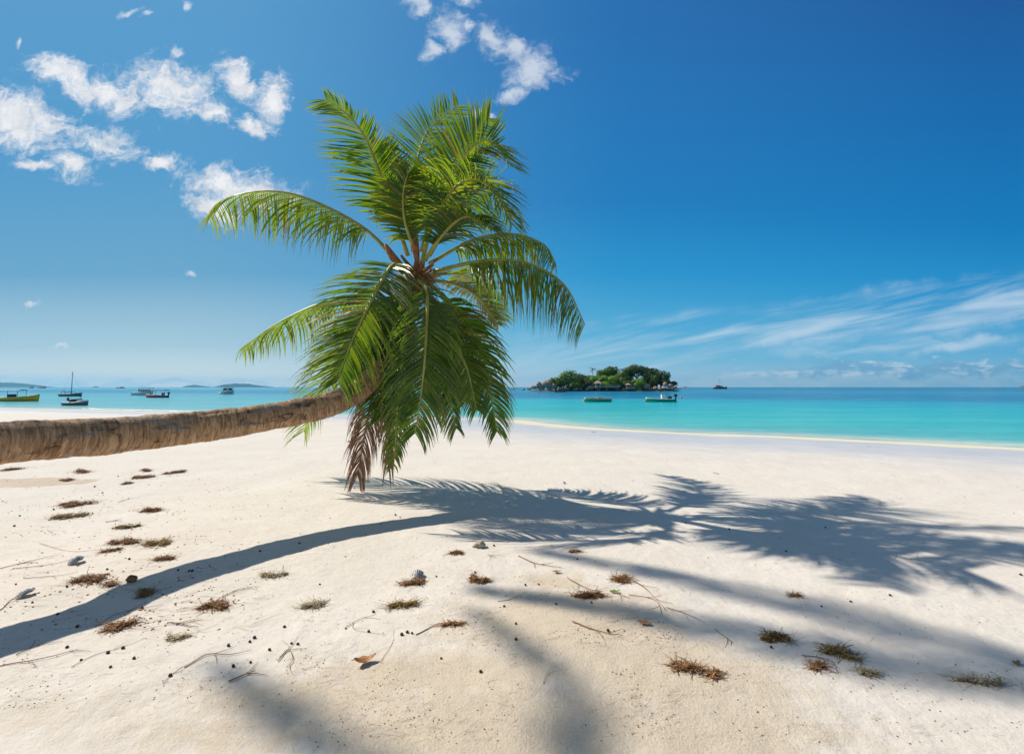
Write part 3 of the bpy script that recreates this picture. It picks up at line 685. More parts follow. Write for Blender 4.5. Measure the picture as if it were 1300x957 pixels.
CL = [
 (96,640,50,12,'weed_brown','long brown seaweed clump, upper one of the pair nearest the damp sand patch at left'),
 (80,658,42,12,'weed_green','golden brown seaweed clump just below the long upper clump at the far left'),
 (178,606,30,7,'weed_brown','brown seaweed clump under the trunk, between two small dark clumps'),
 (213,603,20,9,'weed_brown','peaked dark seaweed clump, rightmost of the row under the trunk'),
 (190,596,16,5,'weed_brown','small dark seaweed clump closest beneath the palm trunk'),
 (164,613,11,4,'weed_brown','tiny brown seaweed tuft just below the row under the trunk'),
 (192,648,28,8,'weed_brown','dark brown seaweed clump alone on clean sand above the orange clump'),
 (160,669,30,8,'weed_green','orange brown seaweed clump below the lone dark clump'),
 (156,690,42,12,'weed_brown','dark seaweed clump touching the golden one above the trunk shadow'),
 (206,686,32,13,'weed_green','golden seaweed clump at the right end of the touching pair above the trunk shadow'),
 (208,710,32,6,'weed_brown','flat reddish seaweed strip just above the trunk shadow'),
 (137,700,22,6,'weed_brown','small brown seaweed tuft below the touching pair'),
 (102,740,42,18,'weed_brown','straggly red brown seaweed clump left of the small brown nut'),
 (140,741,18,6,'weed_brown','small reddish tuft between the straggly clump and the brown nut'),
 (198,748,32,14,'weed_green','dim golden seaweed clump lying inside the trunk shadow'),
 (156,792,38,20,'weed_brown','red brown tangled seaweed clump just below the trunk shadow'),
 (272,774,46,18,'weed_brown','straggly brown seaweed clump right of the tangled red one'),
 (224,812,34,14,'weed_pale','pale straw coloured seaweed tuft near the bottom left'),
 (397,768,34,14,'weed_pale','pale grey seaweed tuft below the middle of the trunk shadow'),
 (345,733,44,10,'weed_pale','faint straw coloured tuft beneath the trunk shadow'),
 (524,742,38,10,'weed_brown','red brown seaweed strip right under the striped shell'),
 (510,769,36,9,'weed_green','green topped seaweed strip left of the soft frond shadow'),
 (606,736,36,12,'weed_brown','scattered reddish seaweed clump above the soft frond shadow'),
 (577,703,20,5,'weed_brown','small brown tuft left of the pale coral lump'),
 (790,737,26,13,'weed_brown','brown seaweed clump beside the fresh green leaf'),
 (571,792,28,7,'weed_brown','dark seaweed tuft within the soft frond shadow'),
 (988,811,44,17,'weed_green','ragged golden brown seaweed clump, leftmost of three in the right foreground'),
 (1064,832,42,22,'weed_green','thick golden seaweed clump, largest in the right foreground'),
 (1041,850,24,12,'weed_brown','small dark brown clump below the thick golden clump'),
 (1097,853,36,12,'weed_pale','pale brown seaweed clump right of the small dark one'),
 (865,846,42,14,'weed_brown','loose brown seaweed clump at the edge of the gritty sand'),
 (907,859,20,10,'weed_brown','small dark clump next to the loose one by the gritty sand'),
 (1240,864,70,12,'weed_pale','spread of pale seaweed bits at the bottom right'),
 (60,577,22,5,'weed_brown','thin dark seaweed strip closest to the trunk at the far left'),
 (105,598,30,5,'weed_brown','thin brown seaweed strip on the far edge of the damp sand'),
 (84,610,18,5,'weed_brown','small brown tuft on the damp tan sand'),
 (10,597,16,6,'weed_brown','brown seaweed tuft at the left edge on the damp sand'),
 (1010,756,14,4,'weed_brown','tiny tuft in the right of the big frond shadow'),
 (730,700,16,3,'weed_brown','tiny flat tuft beside the bent twig'),
 (755,760,50,9,'weed_brown','thin litter line along the top of the gritty sand'),
 (445,560,6,2,'weed_brown','speck of seaweed below the hanging fronds'),
]
for i, c in enumerate(CL):
    clump(*c[:6], 300 + i, dens=(.55 if c[4] == 'weed_pale' else 1.0), stringy=.6 if i % 3 == 0 else .25, ang=rnd.uniform(-.15, .3))

M['pod'] = simple("dark_seed_pod", (.085, .045, .03), .8, .3, .4, 60)
def pod_mesh():
    import bmesh
    bm = bmesh.new(); bmesh.ops.create_icosphere(bm, subdivisions=2, radius=1)
    for v_ in bm.verts: v_.co *= 1 + .22 * mn.noise(v_.co * 3.5) ; v_.co.z *= .85
    me = bpy.data.meshes.new('seed_pod'); bm.to_mesh(me); bm.free(); me.materials.append(M['pod']); return me
pm = pod_mesh()
PODS = [(136,723),(164,710),(98,796),(85,745),(42,748),(41,765),(85,822),(137,829),(103,838),(156,823),(140,847),(296,846),(290,820),(317,815),(323,810),(318,841),(370,817),(378,818),(361,796),(342,825),(240,725),(244,725),(226,724),(120,618),(130,626),(150,605),(474,777),(439,798),(468,802),(510,806),(517,803),(523,804),(554,732),(603,727),(627,693),(684,742),(655,792),(640,770),(667,743),(706,767),(751,765),(733,710),(508,657),(502,654),(1048,670),(1130,756),(870,664),(998,700),(926,672),(979,822),(984,803),(1043,770),(560,836),(610,853),(450,620),(68,647),(18,668),(25,655),(73,780),(180,772),(330,700),(380,690),(1080,764),(1296,730),(772,801),(655,812),(406,742),(20,742),(170,836),(216,858)]
ps = random.Random(9)
for k, (x, y) in enumerate(PODS):
    p = gpt(x, y); r = ps.uniform(.007, .0115) * (1 + .05 * max(0, p.y - 3))
    o = bpy.data.objects.new('seed_pod', pm); COL.objects.link(o); o.location = p + Vector((0, 0, r * .55)); o.scale = (r, r * ps.uniform(.8, 1.1), r)
    o.rotation_euler = (0, 0, ps.uniform(0, 6)); tag(o, 'small dark round seed pod lying on the pale sand', 'seed pod', 'dark seed pods scattered on the sand')

M['twig'] = simple("dry_twig", (.26, .15, .09), .85, .2, .4, 30)
def twig(pts, r, label, forks=2, seed=0):
    g = [gpt(*q) for q in pts]; c = g[0]; rnd = random.Random(seed); mb = MB()
    C = catmull([p - c + Vector((0, 0, r * 1.2 + rnd.uniform(0, .006))) for p in g], 18)
    C = [p + Vector((mn.noise(p * 9 + Vector((seed, 0, 0))), mn.noise(p * 9 + Vector((0, seed, 3))), 0)) * .012 for p in C]
    mb.tube(C, [r * (1 - .6 * i / 18) for i in range(19)], 5)
    for k in range(forks):
        i = rnd.randint(4, 15); d = (C[i + 1] - C[i]).normalized(); s_ = Vector((-d.y, d.x, 0)) * rnd.choice([-1, 1])
        mb.tube([C[i], C[i] + (d + s_ * .8) * .04, C[i] + (d * 1.2 + s_ * 1.3) * .07], [r * .6, r * .5, r * .25], 4)
    o = mb.build('dry_twig', M['twig'], loc=c, smooth=True); tag(o, label, 'twig', 'dry twigs and stems on the sand')
TW = [([(658,706),(680,716),(713,722)], .010, 'stout bent brown twig beside the orange dry leaf, below the big shadow'),
 ([(619,705),(630,709)], .006, 'short twig between the coral lump and the bent twig'),
 ([(134,663),(150,661)], .009, 'short straight stick left of the orange brown clump'),
 ([(0,722),(40,712),(78,704)], .006, 'long thin stem above the trunk shadow at the far left'),
 ([(20,722),(70,716),(105,706)], .005, 'thin stem crossing the longest one at the far left'),
 ([(30,735),(70,732),(100,727)], .005, 'thin stem just above the straggly red brown clump'),
 ([(0,775),(14,762),(38,751)], .006, 'pair of bent stems leading to the grey shell at left'),
 ([(0,846),(60,836),(100,824)], .006, 'long thin stem in the bottom left corner'),
 ([(20,832),(38,824),(52,818)], .006, 'short stem ending in a pod at bottom left'),
 ([(90,848),(120,832),(150,824),(184,810)], .004, 'long curved stem rising between pods at bottom left'),
 ([(120,796),(150,780),(205,768)], .005, 'stem leading out of the tangled red brown clump'),
 ([(216,791),(236,794),(252,797)], .008, 'forked dark twig below the straggly clump'),
 ([(282,758),(300,750),(326,745)], .006, 'short reddish stem beneath the trunk shadow'),
 ([(234,848),(262,832),(290,832),(318,826)], .006, 'long curved stem at the bottom, left of the fine root'),
 ([(206,868),(226,850),(250,838)], .003, 'hair thin curved stem at the bottom edge'),
 ([(290,866),(310,858),(325,852)], .008, 'short dark stem at the bottom edge by the gritty sand'),
 ([(352,840),(366,826),(372,838),(362,848)], .006, 'looped fine root at the bottom left of centre'),
 ([(355,835),(370,820),(378,808)], .004, 'fine root strand above the looped root'),
 ([(440,796),(455,788),(478,780)], .005, 'thin arched stem left of the soft frond shadow'),
 ([(448,790),(452,800),(490,806)], .003, 'hair thin stem below the arched one'),
 ([(528,806),(560,792),(588,795)], .006, 'brown stem crossing the soft frond shadow'),
 ([(482,842),(497,818),(500,800)], .003, 'upright hair thin stem near the large curled leaf'),
 ([(720,734),(745,748),(762,752)], .007, 'brown stem at the top edge of the gritty sand'),
 ([(775,752),(790,757),(800,760)], .007, 'short stem to the right of the green leaf'),
 ([(800,735),(820,748),(845,776)], .008, 'long trailing root running down to the right of the leaf'),
 ([(798,756),(830,762),(840,780)], .006, 'branching root below the trailing one'),
 ([(846,772),(872,780),(895,792)], .006, 'dark stem right of the branching root'),
 ([(632,764),(650,760),(668,752)], .004, 'thin reddish stem above the gritty sand'),
 ([(726,790),(760,802),(790,808)], .009, 'reddish root in the middle of the gritty sand'),
 ([(908,800),(925,812),(930,816)], .006, 'short dark stem left of the olive clumps'),
 ([(1018,832),(1045,836),(1060,842)], .006, 'stem leading into the thick golden clump'),
 ([(905,600),(915,602)], .010, 'tiny stick on the far clean sand at right'),
 ([(150,638),(165,633)], .006, 'tiny stick right of the long upper clump'),
 ([(50,690),(90,700),(140,697)], .004, 'fine stem reaching the small brown tuft'),
 ([(120,706),(160,694),(200,692)], .004, 'fine stem running under the touching pair of clumps'),
 ([(690,868),(694,856),(700,848)], .003, 'hair thin stem at the bottom edge of the gritty sand')]
for i, (a, r, l) in enumerate(TW): twig(a, r * .48, l, forks=2 if r > .005 else 1, seed=i + 1)

# fallen leaves
def leaf_obj(px, py, L, w, rz, mtl, label, curl=.4, seed=0):
    c = gpt(px, py); mb = MB(); n = 12; rows = []; fs = []
    for i in range(n + 1):
        t = i / n; ww = w * .5 * math.sin(math.pi * min(1, t ** .8)) ** .8 + .0008
        x = (t - .5) * L; zb = .008 + curl * L * .35 * (2 * t - 1) ** 2
        e = .5 * ww * curl * 1.6
        rows += [(x, -ww, zb + e + .004 * math.sin(t * 17)), (x, -ww * .5, zb + e * .3), (x, 0, zb), (x, ww * .5, zb + e * .3), (x, ww, zb + e + .004 * math.cos(t * 13))]
    for i in range(n):
        for j in range(4): a = i * 5 + j; fs.append((a, a + 1, a + 6, a + 5))
    mb.add(rows, fs, .5); o = mb.build('fallen_leaf', mtl, loc=c, smooth=True); o.rotation_euler = (0, 0, rz)
    md = o.modifiers.new('s', 'SOLIDIFY'); md.thickness = .0015
    st = MB(); st.tube([(-L * .5, 0, .008 + curl * L * .33), (-L * .6, 0, .010 + curl * L * .33)], [.0025, .002], 5); st.build('leaf_stem', M['twig'], o)
    tag(o, label, 'leaf')
M['l_orange'] = simple("orange_leaf", (.42, .20, .07), .6, .4, .4, 30); M['l_green'] = simple("green_leaf", (.16, .30, .02), .45, .5, .3, 30); M['l_brown'] = simple("brown_leaf", (.36, .17, .07), .6, .4, .4, 40)
leaf_obj(463, 842, .125, .06, .5, M['l_orange'], 'large curled orange brown leaf in the bottom foreground', .7)
leaf_obj(707, 727, .065, .035, .1, M['l_orange'], 'small orange leaf at the end of the bent twig', .4)
leaf_obj(781, 752, .075, .035, .15, M['l_green'], 'fresh bright green leaf on the gritty sand', .3)
leaf_obj(819, 792, .085, .05, -.3, M['l_brown'], 'flat reddish brown leaf on the right of the gritty sand', .15)
leaf_obj(1291, 843, .06, .03, .4, M['l_brown'], 'small brown leaf in the shade at the right edge', .3)

# nut, coral lump, striped shells
def lump(name, px, py, s3, mtl, label, cat, seed, amp=.35, fr=2.5, sub=3):
    import bmesh
    bm = bmesh.new(); bmesh.ops.create_icosphere(bm, subdivisions=sub, radius=1)
    for v_ in bm.verts:
        q = v_.co * fr + Vector((seed, 0, 0)); k = 1 + amp * mn.noise(q) + amp * .5 * mn.noise(q * 2.3)
        v_.co = Vector((v_.co.x * s3[0] * k, v_.co.y * s3[1] * k, v_.co.z * s3[2] * k))
    me = bpy.data.meshes.new(name); bm.to_mesh(me); bm.free(); me.materials.append(mtl); me.polygons.foreach_set('use_smooth', [True] * len(me.polygons))
    o = bpy.data.objects.new(name, me); COL.objects.link(o); p = gpt(px, py); o.location = p + Vector((0, 0, s3[2] * .6)); tag(o, label, cat); return o
M['nut'] = simple("brown_nut", (.24, .13, .06), .8, .3, .5, 25, .004)
M['coral'] = simple("pale_coral", (.52, .46, .36), .9, .2, .35, 40, .008)
lump('dry_nut', 167, 738, (.038, .032, .030), M['nut'], 'small brown nut casting a short shadow, above the trunk shadow', 'nut', 3)
lump('coral_lump', 608, 694, (.065, .05, .035), M['coral'], 'pale lumpy piece of coral just below the big palm shadow', 'coral', 8, .5, 3.2)
m, nt, out = mat("striped_shell"); P = nt.new('ShaderNodeTexCoord').outputs['Object']
wv = nt.new('ShaderNodeTexWave'); nt.put(wv.inputs['Vector'], P); wv.inputs['Scale'].default_value = 22; wv.inputs['Distortion'].default_value = 3
nt.l.new(principled(nt, nt.mix(nt.rng(wv.outputs['Fac'], .4, .6), (.06, .06, .07), (.62, .62, .62)), .5, .4), out.inputs[0]); M['shell'] = m
def shell(px, py, s, rz, label):
    c = gpt(px, py); root = MB(); n, k = 10, 9; vs_ = []; fs = []
    for i in range(n + 1):
        for j in range(k + 1):
            a = -1.1 + 2.2 * j / k; r = s * (i / n) * (1 + .05 * (j % 2)); vs_.append((r * math.cos(a), r * math.sin(a) * .7, .012 + s * .45 * math.sin(math.pi * min(1, i / n * .9)) * (math.cos(a * 1.1)) * .9))
    for i in range(n):
        for j in range(k): a = i * (k + 1) + j; fs.append((a, a + 1, a + k + 2, a + k + 1))
    root.add(vs_, fs); o = root.build('broken_shell', M['shell'], loc=c); o.rotation_euler = (.2, 0, rz); md = o.modifiers.new('s', 'SOLIDIFY'); md.thickness = .004
    tag(o, label, 'shell')
shell(521, 733, .105, .25, 'broken shell with grey and white stripes above a red brown seaweed strip')
shell(88, 714, .11, .0, 'flattish grey white shell fragment at the left above the trunk shadow')
shell(30, 754, .09, -.5, 'dark grey shell fragment by the bent stems at the far left')
shell(714, 614, .05, .4, 'tiny dark shell fragment in the far edge of the crown shadow')

# countless crumbs and casuarina needles
rnd = random.Random(21); mb = MB()
def crumbs(n, xr, yr, sz, needle=.3, dark=.5, cl=True):
    k = 0; tries = 0
    while k < n and tries < n * 12:
        tries += 1; x = rnd.uniform(*xr); y = yr[0] + (yr[1] - yr[0]) * rnd.random()
        p = onplane(x, y, 0)
        if cl and mn.noise(Vector((p.x * 2.2, p.y * 2.8, 4))) + .25 * mn.noise(Vector((p.x * 7, p.y * 7, 2))) < rnd.uniform(-.3, .5): continue
        z = gz_fast(p.x, p.y); k += 1
        if rnd.random() < needle:
            a = rnd.gauss(.35, .35); L = sz * rnd.uniform(4, 22); ribbon(mb, (p.x, p.y, z + .004), (math.cos(a), math.sin(a), 0), L, sz * .28, 4, rnd, .16, z, rnd.random())
        else:
            r = sz * rnd.uniform(.35, 1.0); mb.box((p.x, p.y, z + r * .2), (r * 1.6, r, r * .6), rnd.uniform(0, 3), rnd.random() * dark)
def gz_fast(x, y): return gz(x, y)
crumbs(1300, (0, 420), (640, 900), .0045, .5)
crumbs(1100, (380, 860), (700, 950), .0045, .45)
crumbs(380, (800, 1300), (740, 950), .005, .3)
crumbs(700, (0, 330), (600, 800), .010, .35, 1.0)
crumbs(260, (0, 420), (570, 660), .009, .3)
crumbs(160, (380, 1300), (575, 720), .010, .2)
crumbs(300, (560, 860), (720, 868), .006, .4)
tag(mb.build("beach_litter", M['weed_brown']), 'fine brown plant crumbs and needles scattered over the sand', 'litter', kind='stuff')
# wrack along the damp strip near the water
mb = MB()
for k in range(150):
    x = rnd.uniform(690, 1300); y0 = 553 + (x - 690) / 610 * 38; y = y0 + rnd.gauss(0, 4.5); p = onplane(x, y, -.25); z = gz(p.x, p.y); p = onplane(x, y, z)
    r = rnd.uniform(.02, .07); mb.box((p.x, p.y, z + .004), (r * rnd.uniform(1, 4), r, .012), rnd.uniform(-.4, .4), rnd.random() * .6)
tag(mb.build("wrack_line", M['weed_brown']), 'scattered dark wrack bits along the damp sand strip', 'litter', kind='stuff')

# ================================================================== the islet
ID = 232.0
def isl(px, py=None, dy=0.0, z=None):            # a point of the islet by bearing; Y further by dy
    Yd = ID + dy; d = raydir(px, py if py is not None else 480); k = Yd / d.y
    return Vector((d.x * k, Yd, EYE + d.z * k if z is None else z))
MPP = ID / F_PX                                   # metres per photo pixel at the islet
M['islet'] = simple("islet_soil", (.085, .075, .04), .9, .2, .5, .4, .3)
mb = MB(); nx, ny = 90, 40; vs_ = []
xa, xb = isl(668).x, isl(872).x
def islet_h(x, y):
    t = (x - xa) / (xb - xa); e = 1 - (2 * abs(y - (ID + 16)) / 44) ** 2
    if e <= 0 or t <= 0 or t >= 1: return -.4
    pr = np.interp(t, [0, .08, .2, .4, .55, .7, .85, .95, 1], [0, .9, 1.4, 2.4, 5.5, 6.0, 2.4, 1.0, 0])
    return -.4 + pr * min(1, e * 1.1) ** 1.3 + .5 * mn.noise(Vector((x * .2, y * .2, 0))) * min(1, e * 2)
for i in range(nx + 1):
    for j in range(ny + 1):
        x = xa + (xb - xa) * i / nx; y = ID - 7 + 46 * j / ny; vs_.append((x, y, SEA + islet_h(x, y)))
mb.add(vs_, [(i * (ny + 1) + j, (i + 1) * (ny + 1) + j, (i + 1) * (ny + 1) + j + 1, i * (ny + 1) + j + 1) for i in range(nx) for j in range(ny)])
tag(mb.build('islet_terrain', M['islet'], smooth=True), 'low wooded islet ground', kind='structure')

# granite boulders
m, nt, out = mat("granite"); P = nt.new('ShaderNodeNewGeometry').outputs['Position']
n = nt.noise(P, .9, 6, .65); n2 = nt.noise(nt.vm('MULTIPLY', P, (1, 1, .35)), 1.6, 5, .6)
c = nt.mix(nt.rng(n, .35, .65), (.30, .215, .17), (.50, .39, .32)); c = nt.mix(nt.rng(n2, .52, .66, 0, .75), c, (.11, .085, .075))
zz = nt.sep(P)[2]; c = nt.mix(nt.rng(zz, SEA + .25, SEA + .8, .85, 0), c, (.05, .042, .04))
nt.l.new(principled(nt, c, .85, .25, nt.bump(n2, .35)), out.inputs[0]); M['granite'] = m
import bmesh
def boulder(c, s3, seed, label, group='granite boulders round the islet', sub=3, mtl=None):
    bm = bmesh.new(); bmesh.ops.create_icosphere(bm, subdivisions=sub, radius=1)
    rz = seed * 1.3
    for v_ in bm.verts:
        q = v_.co * 1.3 + Vector((seed * 3.7, 0, 0)); k = 1 + .28 * mn.noise(q) + .14 * mn.noise(q * 2.5) - .10 * abs(mn.noise(q * 1.7 + Vector((0, 9, 0))))
        v_.co = Vector((v_.co.x * s3[0] * k, v_.co.y * s3[1] * k, v_.co.z * s3[2] * k))
    bm.transform(Matrix.Rotation(rz % .8 - .4, 4, 'Y'))
    me = bpy.data.meshes.new('boulder'); bm.to_mesh(me); bm.free(); me.materials.append(mtl or M['granite']); me.polygons.foreach_set('use_smooth', [True] * len(me.polygons))
    o = bpy.data.objects.new('granite_boulder', me); COL.objects.link(o); o.location = c; tag(o, label, 'boulder', group); return o
BB = [(694,487.5,11,8,'largest pale boulder at the left end of the islet'),(684,489,8,7,'second pale boulder at the left tip of the islet'),(678,491.5,7,4,'low boulder left of the pale pair on the islet'),
 (702,490,8,5,'boulder right of the largest one at the left end'),(688,493,8,3.5,'flat boulder at the waterline under the left pair'),(672,493.5,6,2.5,'last low rock at the left tip of the islet'),(698,493.5,7,3,'waterline boulder under the largest one'),
 (712,493.5,6,3,None),(721,494,5,2.5,None),(731,494,6,2.8,None),(737,493.5,4,3,None),
 (750,492,8,4.5,'rounded boulder left of the pale beach hut'),(745,494,5,2.5,None),
 (805,492.5,5,4,None),(819,490.5,7,7,'tall pointed boulder below the gap in the trees'),(812,494,5,2.5,None),(826,494,6,3,None),(832,492.5,5,3.5,None),(838,493.5,5,3,None),
 (797,468.5,9,5,'pale rock outcrop high on the islet between the tree tops'),(792,473,7,4,'lower rock of the high outcrop on the islet'),
 (845,488,6,4.5,'boulder below the thin tree at the right end of the islet'),(851,490,7,4,'wide boulder at the right end of the islet'),(857,492,5,3.5,'brown boulder beside the right tip'),(844,493,6,3,None),(862,493.5,4,2,'lowest rock at the right tip of the islet'),(853,494,5,2,None),
 (760,494,4,2,None),(770,494.3,5,2,None),(783,494.2,6,2,None),(792,494,4,2.2,None)]
for i, (px, py, w, h, lab) in enumerate(BB):
    dy = -3 + (14 if py < 480 else 0) + (i % 3) * .8; c = isl(px, py, dy); boulder(c, (w / 2 * MPP * 1.08, w / 2 * MPP * .9, h / 2 * MPP * 1.25), i + 1, lab or 'small granite rock at the foot of the islet trees')

def foliage_mat(name, a, b, c_):
    m, nt, out = mat(name); t = nt.attr('tint').outputs['Fac']
    col = nt.ramp(t, [(0, a), (.5, b), (1, c_)]); pr = principled(nt, col, .65, .3); tr = nt.new('ShaderNodeBsdfTranslucent'); nt.put(tr.inputs[0], nt.mix(1, col, (1.6, 1.8, .7), 'MULTIPLY'))
    mx = nt.new('ShaderNodeMixShader'); mx.inputs[0].default_value = .22; nt.l.new(pr, mx.inputs[1]); nt.l.new(tr.outputs[0], mx.inputs[2]); nt.l.new(mx.outputs[0], out.inputs[0]); return m
M['f_dark'] = foliage_mat("dark_foliage", (.028, .055, .014), (.055, .10, .022), (.10, .15, .038))
M['f_mid'] = foliage_mat("mid_foliage", (.05, .10, .014), (.095, .18, .022), (.16, .25, .035))
M['f_bright'] = foliage_mat("bright_foliage", (.08, .18, .014), (.14, .28, .022), (.22, .36, .04))
M['wood'] = simple("tree_wood", (.13, .10, .07), .9, .2, .3, 2)
def crown_mesh(mb, lobes, n, sz, rnd):
    tot = sum(l[3] * l[4] * l[5] for l in lobes)
    for (x, y, z, rx, ry, rz) in lobes:
        k = int(n * rx * ry * rz / tot) + 30; lt = rnd.uniform(-.12, .12)
        for _ in range(k):
            d = Vector((rnd.gauss(0, 1), rnd.gauss(0, 1), rnd.gauss(0, 1))).normalized(); r = (.45 + .6 * rnd.random() ** .5)
            b = 1 + .30 * mn.noise(d * 2.1 + Vector((x, y, z)))
            p = Vector((x + d.x * rx * r * b, y + d.y * ry * r * b, z + d.z * rz * r * b))
            nrm_ = (d + Vector((rnd.uniform(-.6, .6), rnd.uniform(-.6, .6), rnd.uniform(-.2, .9)))).normalized()
            s1 = nrm_.cross(Vector((rnd.random(), rnd.random(), rnd.random()))).normalized(); s2 = nrm_.cross(s1); a = sz * rnd.uniform(.5, 1.25)
            c = max(0, min(1, .5 + lt + .35 * mn.noise(p * .55) + rnd.uniform(-.25, .25)))
            mb.add([tuple(p - s1 * a), tuple(p - s2 * a * .6 + nrm_ * a * .15), tuple(p + s1 * a), tuple(p + s2 * a * .6 - nrm_ * a * .1)], [(0, 1, 2, 3)], c)
def islet_tree(px, ytop, ybot, wpx, dy, mk, label, seed, n=900, flat=False, lean=0.0, hollow=0):
    rnd = random.Random(seed); base = isl(px, None, dy, 0); base.z = SEA + max(.1, islet_h(base.x, base.y) - .2)
    k = (ID + dy) / F_PX; top = isl(px, ytop, dy).z; bot = isl(px, ybot, dy).z; w = wpx * k / 2; H = top - bot
    root = empty('broadleaf_tree', base, label=label, cat='tree', group='trees on the islet')
    o = Vector((0, 0, 0)); zb = bot - base.z; zt = top - base.z
    lobes = []; nl = rnd.randint(5, 8)
    for i in range(nl):
        a = 2 * math.pi * i / nl + rnd.uniform(-.4, .4); rr = w * rnd.uniform(.45, .68)
        f = rnd.uniform(.28, .68) if not flat else rnd.uniform(.45, .75)
        lobes.append((math.cos(a) * rr + lean * w, math.sin(a) * rr * .8, zb + H * f, w * rnd.uniform(.32, .5), w * rnd.uniform(.32, .5), H * rnd.uniform(.22, .36)))
    lobes.append((lean * w, 0, zt - H * .33, w * .55, w * .5, H * .34)); lobes.append((rnd.uniform(-.3, .3) * w, 0, zb + H * .35, w * .5, w * .5, H * .3))
    mb = MB(); crown_mesh(mb, lobes, int(n * 1.7), .46, rnd); mb.build('crown', M[mk], root)
    tb = MB(); mid = Vector((rnd.uniform(-.3, .3), 0, max(.5, zb * .6)))
    r0 = .16 + H * .035
    tb.tube([Vector((0, 0, -.4)), mid, Vector((lean * w * .6, 0, zb + H * .45))], [r0 * 1.3, r0, r0 * .45], 7)
    for l in lobes[:5]: tb.tube([mid, mid.lerp(Vector(l[:3]), .55) + Vector((0, 0, -.2)), Vector(l[:3])], [r0 * .55, r0 * .35, r0 * .15], 5)
    tb.build('trunk', M['wood'], root, smooth=True)
TR = [(722,469,494,40,4,'f_mid','largest domed tree on the left half of the islet'),
 (706,479,493,24,1,'f_mid','lower rounded tree above the pale boulders at left'),(697,482,490,16,3,'f_bright','small bright bush tree just above the largest boulder'),
 (737,474,494,20,8,'f_dark','dark tree between the big dome and the tall palm'),(730,483,494,24,-1,'f_mid','low tree at the waterline under the big dome'),
 (748,482,494,20,1,'f_dark','dark low tree beneath the tall palm'),(760,476,493,26,4,'f_bright','bright green tree right of the tall palm'),
 (778,477,493,28,2,'f_bright','widest bright green tree at the middle of the islet'),(768,484,493,18,-1,'f_bright','short bright tree behind the beach hut'),
 (776,465,482,24,12,'f_mid','upper tree whose top meets the sky left of the outcrop'),(765,469,482,18,13,'f_mid','upper left tree stepping down from the skyline'),
 (789,480,494,16,0,'f_mid','mid green tree right of the beach hut'),(800,483,494,20,0,'f_dark','shaded low tree right of centre at the waterline'),(795,472,486,18,10,'f_mid','tree half covering the high outcrop'),
 (809,463.5,478,34,9,'f_dark','broad topped tree right of the outcrop, highest on the skyline'),(811,480,493,20,-1,'f_bright','bright rounded tree beneath the skyline gap'),
 (824,467,480,24,8,'f_dark','dark tree right of the highest one'),(838,470,487,26,6,'f_dark','large dark tree at the right shoulder of the islet'),
 (828,482,494,14,2,'f_dark','low dark tree by the tall pointed boulder'),(843,478,490,16,3,'f_dark','drooping dark tree edge at the right end'),
 (849,484.5,491,12,4,'f_mid','small bush on the right end boulders'),(788,472,488,24,6,'f_mid','dense tree filling the middle of the islet canopy'),(748,476,492,20,6,'f_mid','rounded tree behind the tall slender palm'),
 (826,474,492,26,5,'f_mid','rounded tree beneath the right shoulder of the islet canopy'),(798,469,482,18,14,'f_mid','tree just behind the high outcrop'),
 (855,484,489,8,5,'f_mid','tiny rightmost bush on the islet')]
for i, t in enumerate(TR): islet_tree(*t, seed=500 + i, n=int(220 + t[3] * 38), flat=(t[5] == 'f_dark' and t[1] < 468))
# palms on the islet
M['islet_frond'] = foliage_mat("islet_palm_fronds", (.03, .06, .015), (.055, .10, .022), (.10, .15, .04))
def islet_palm(px, ytop, dy, label, seed, fr=2.6):
    rnd = random.Random(seed); base = isl(px, None, dy, 0); base.z = SEA + max(.1, islet_h(base.x, base.y) - .2); top = isl(px, ytop + 3, dy) - base
    root = empty('slender_palm', base, label=label, cat='palm tree', group='palms on the islet')
    tb = MB(); tb.tube([Vector((.3, 0, -.4)), Vector((.25, 0, top.z * .5)), Vector((0, 0, top.z))], [.2, .16, .12], 7); tb.build('trunk', M['wood'], root, smooth=True)
    mb = MB()
    for k in range(16):
        a = 2 * math.pi * k / 16 + rnd.uniform(-.2, .2); el = rnd.uniform(-.1, 1.1); d = Vector((math.cos(a) * math.cos(el), math.sin(a) * math.cos(el), math.sin(el))); p = Vector((0, 0, top.z)); pp = [p]
        for i in range(7): p = p + d * fr / 7; d = (d + Vector((0, 0, -.28))).normalized(); pp.append(p)
        s_ = Vector((-math.sin(a), math.cos(a), 0))
        for i in range(1, 8):
            for sg in (-1, 1):
                for q in (0, .5):
                    b0 = pp[i - 1].lerp(pp[i], q); T = (pp[i] - pp[i - 1]).normalized(); e = b0 + (s_ * sg * .6 + T * .45 + Vector((0, 0, -.35))) * (.75 - .05 * i)
                    mb.add([tuple(b0 - T * .07), tuple(b0 + T * .07), tuple(e)], [(0, 1, 2)], rnd.random())
    mb.build('crown', M['islet_frond'], root)
islet_palm(752.5, 466, 6, 'tallest slender palm on the islet, standing clear of the trees at left of centre', 1, 3.0)
islet_palm(739.5, 474, 3, 'shorter palm beside the big domed tree on the islet', 2, 2.6)
islet_palm(790.5, 466, 12, 'small palm rising behind the high outcrop', 3, 2.4)
islet_palm(857.5, 484, 4, 'little palm at the right tip of the islet', 4, 1.8)

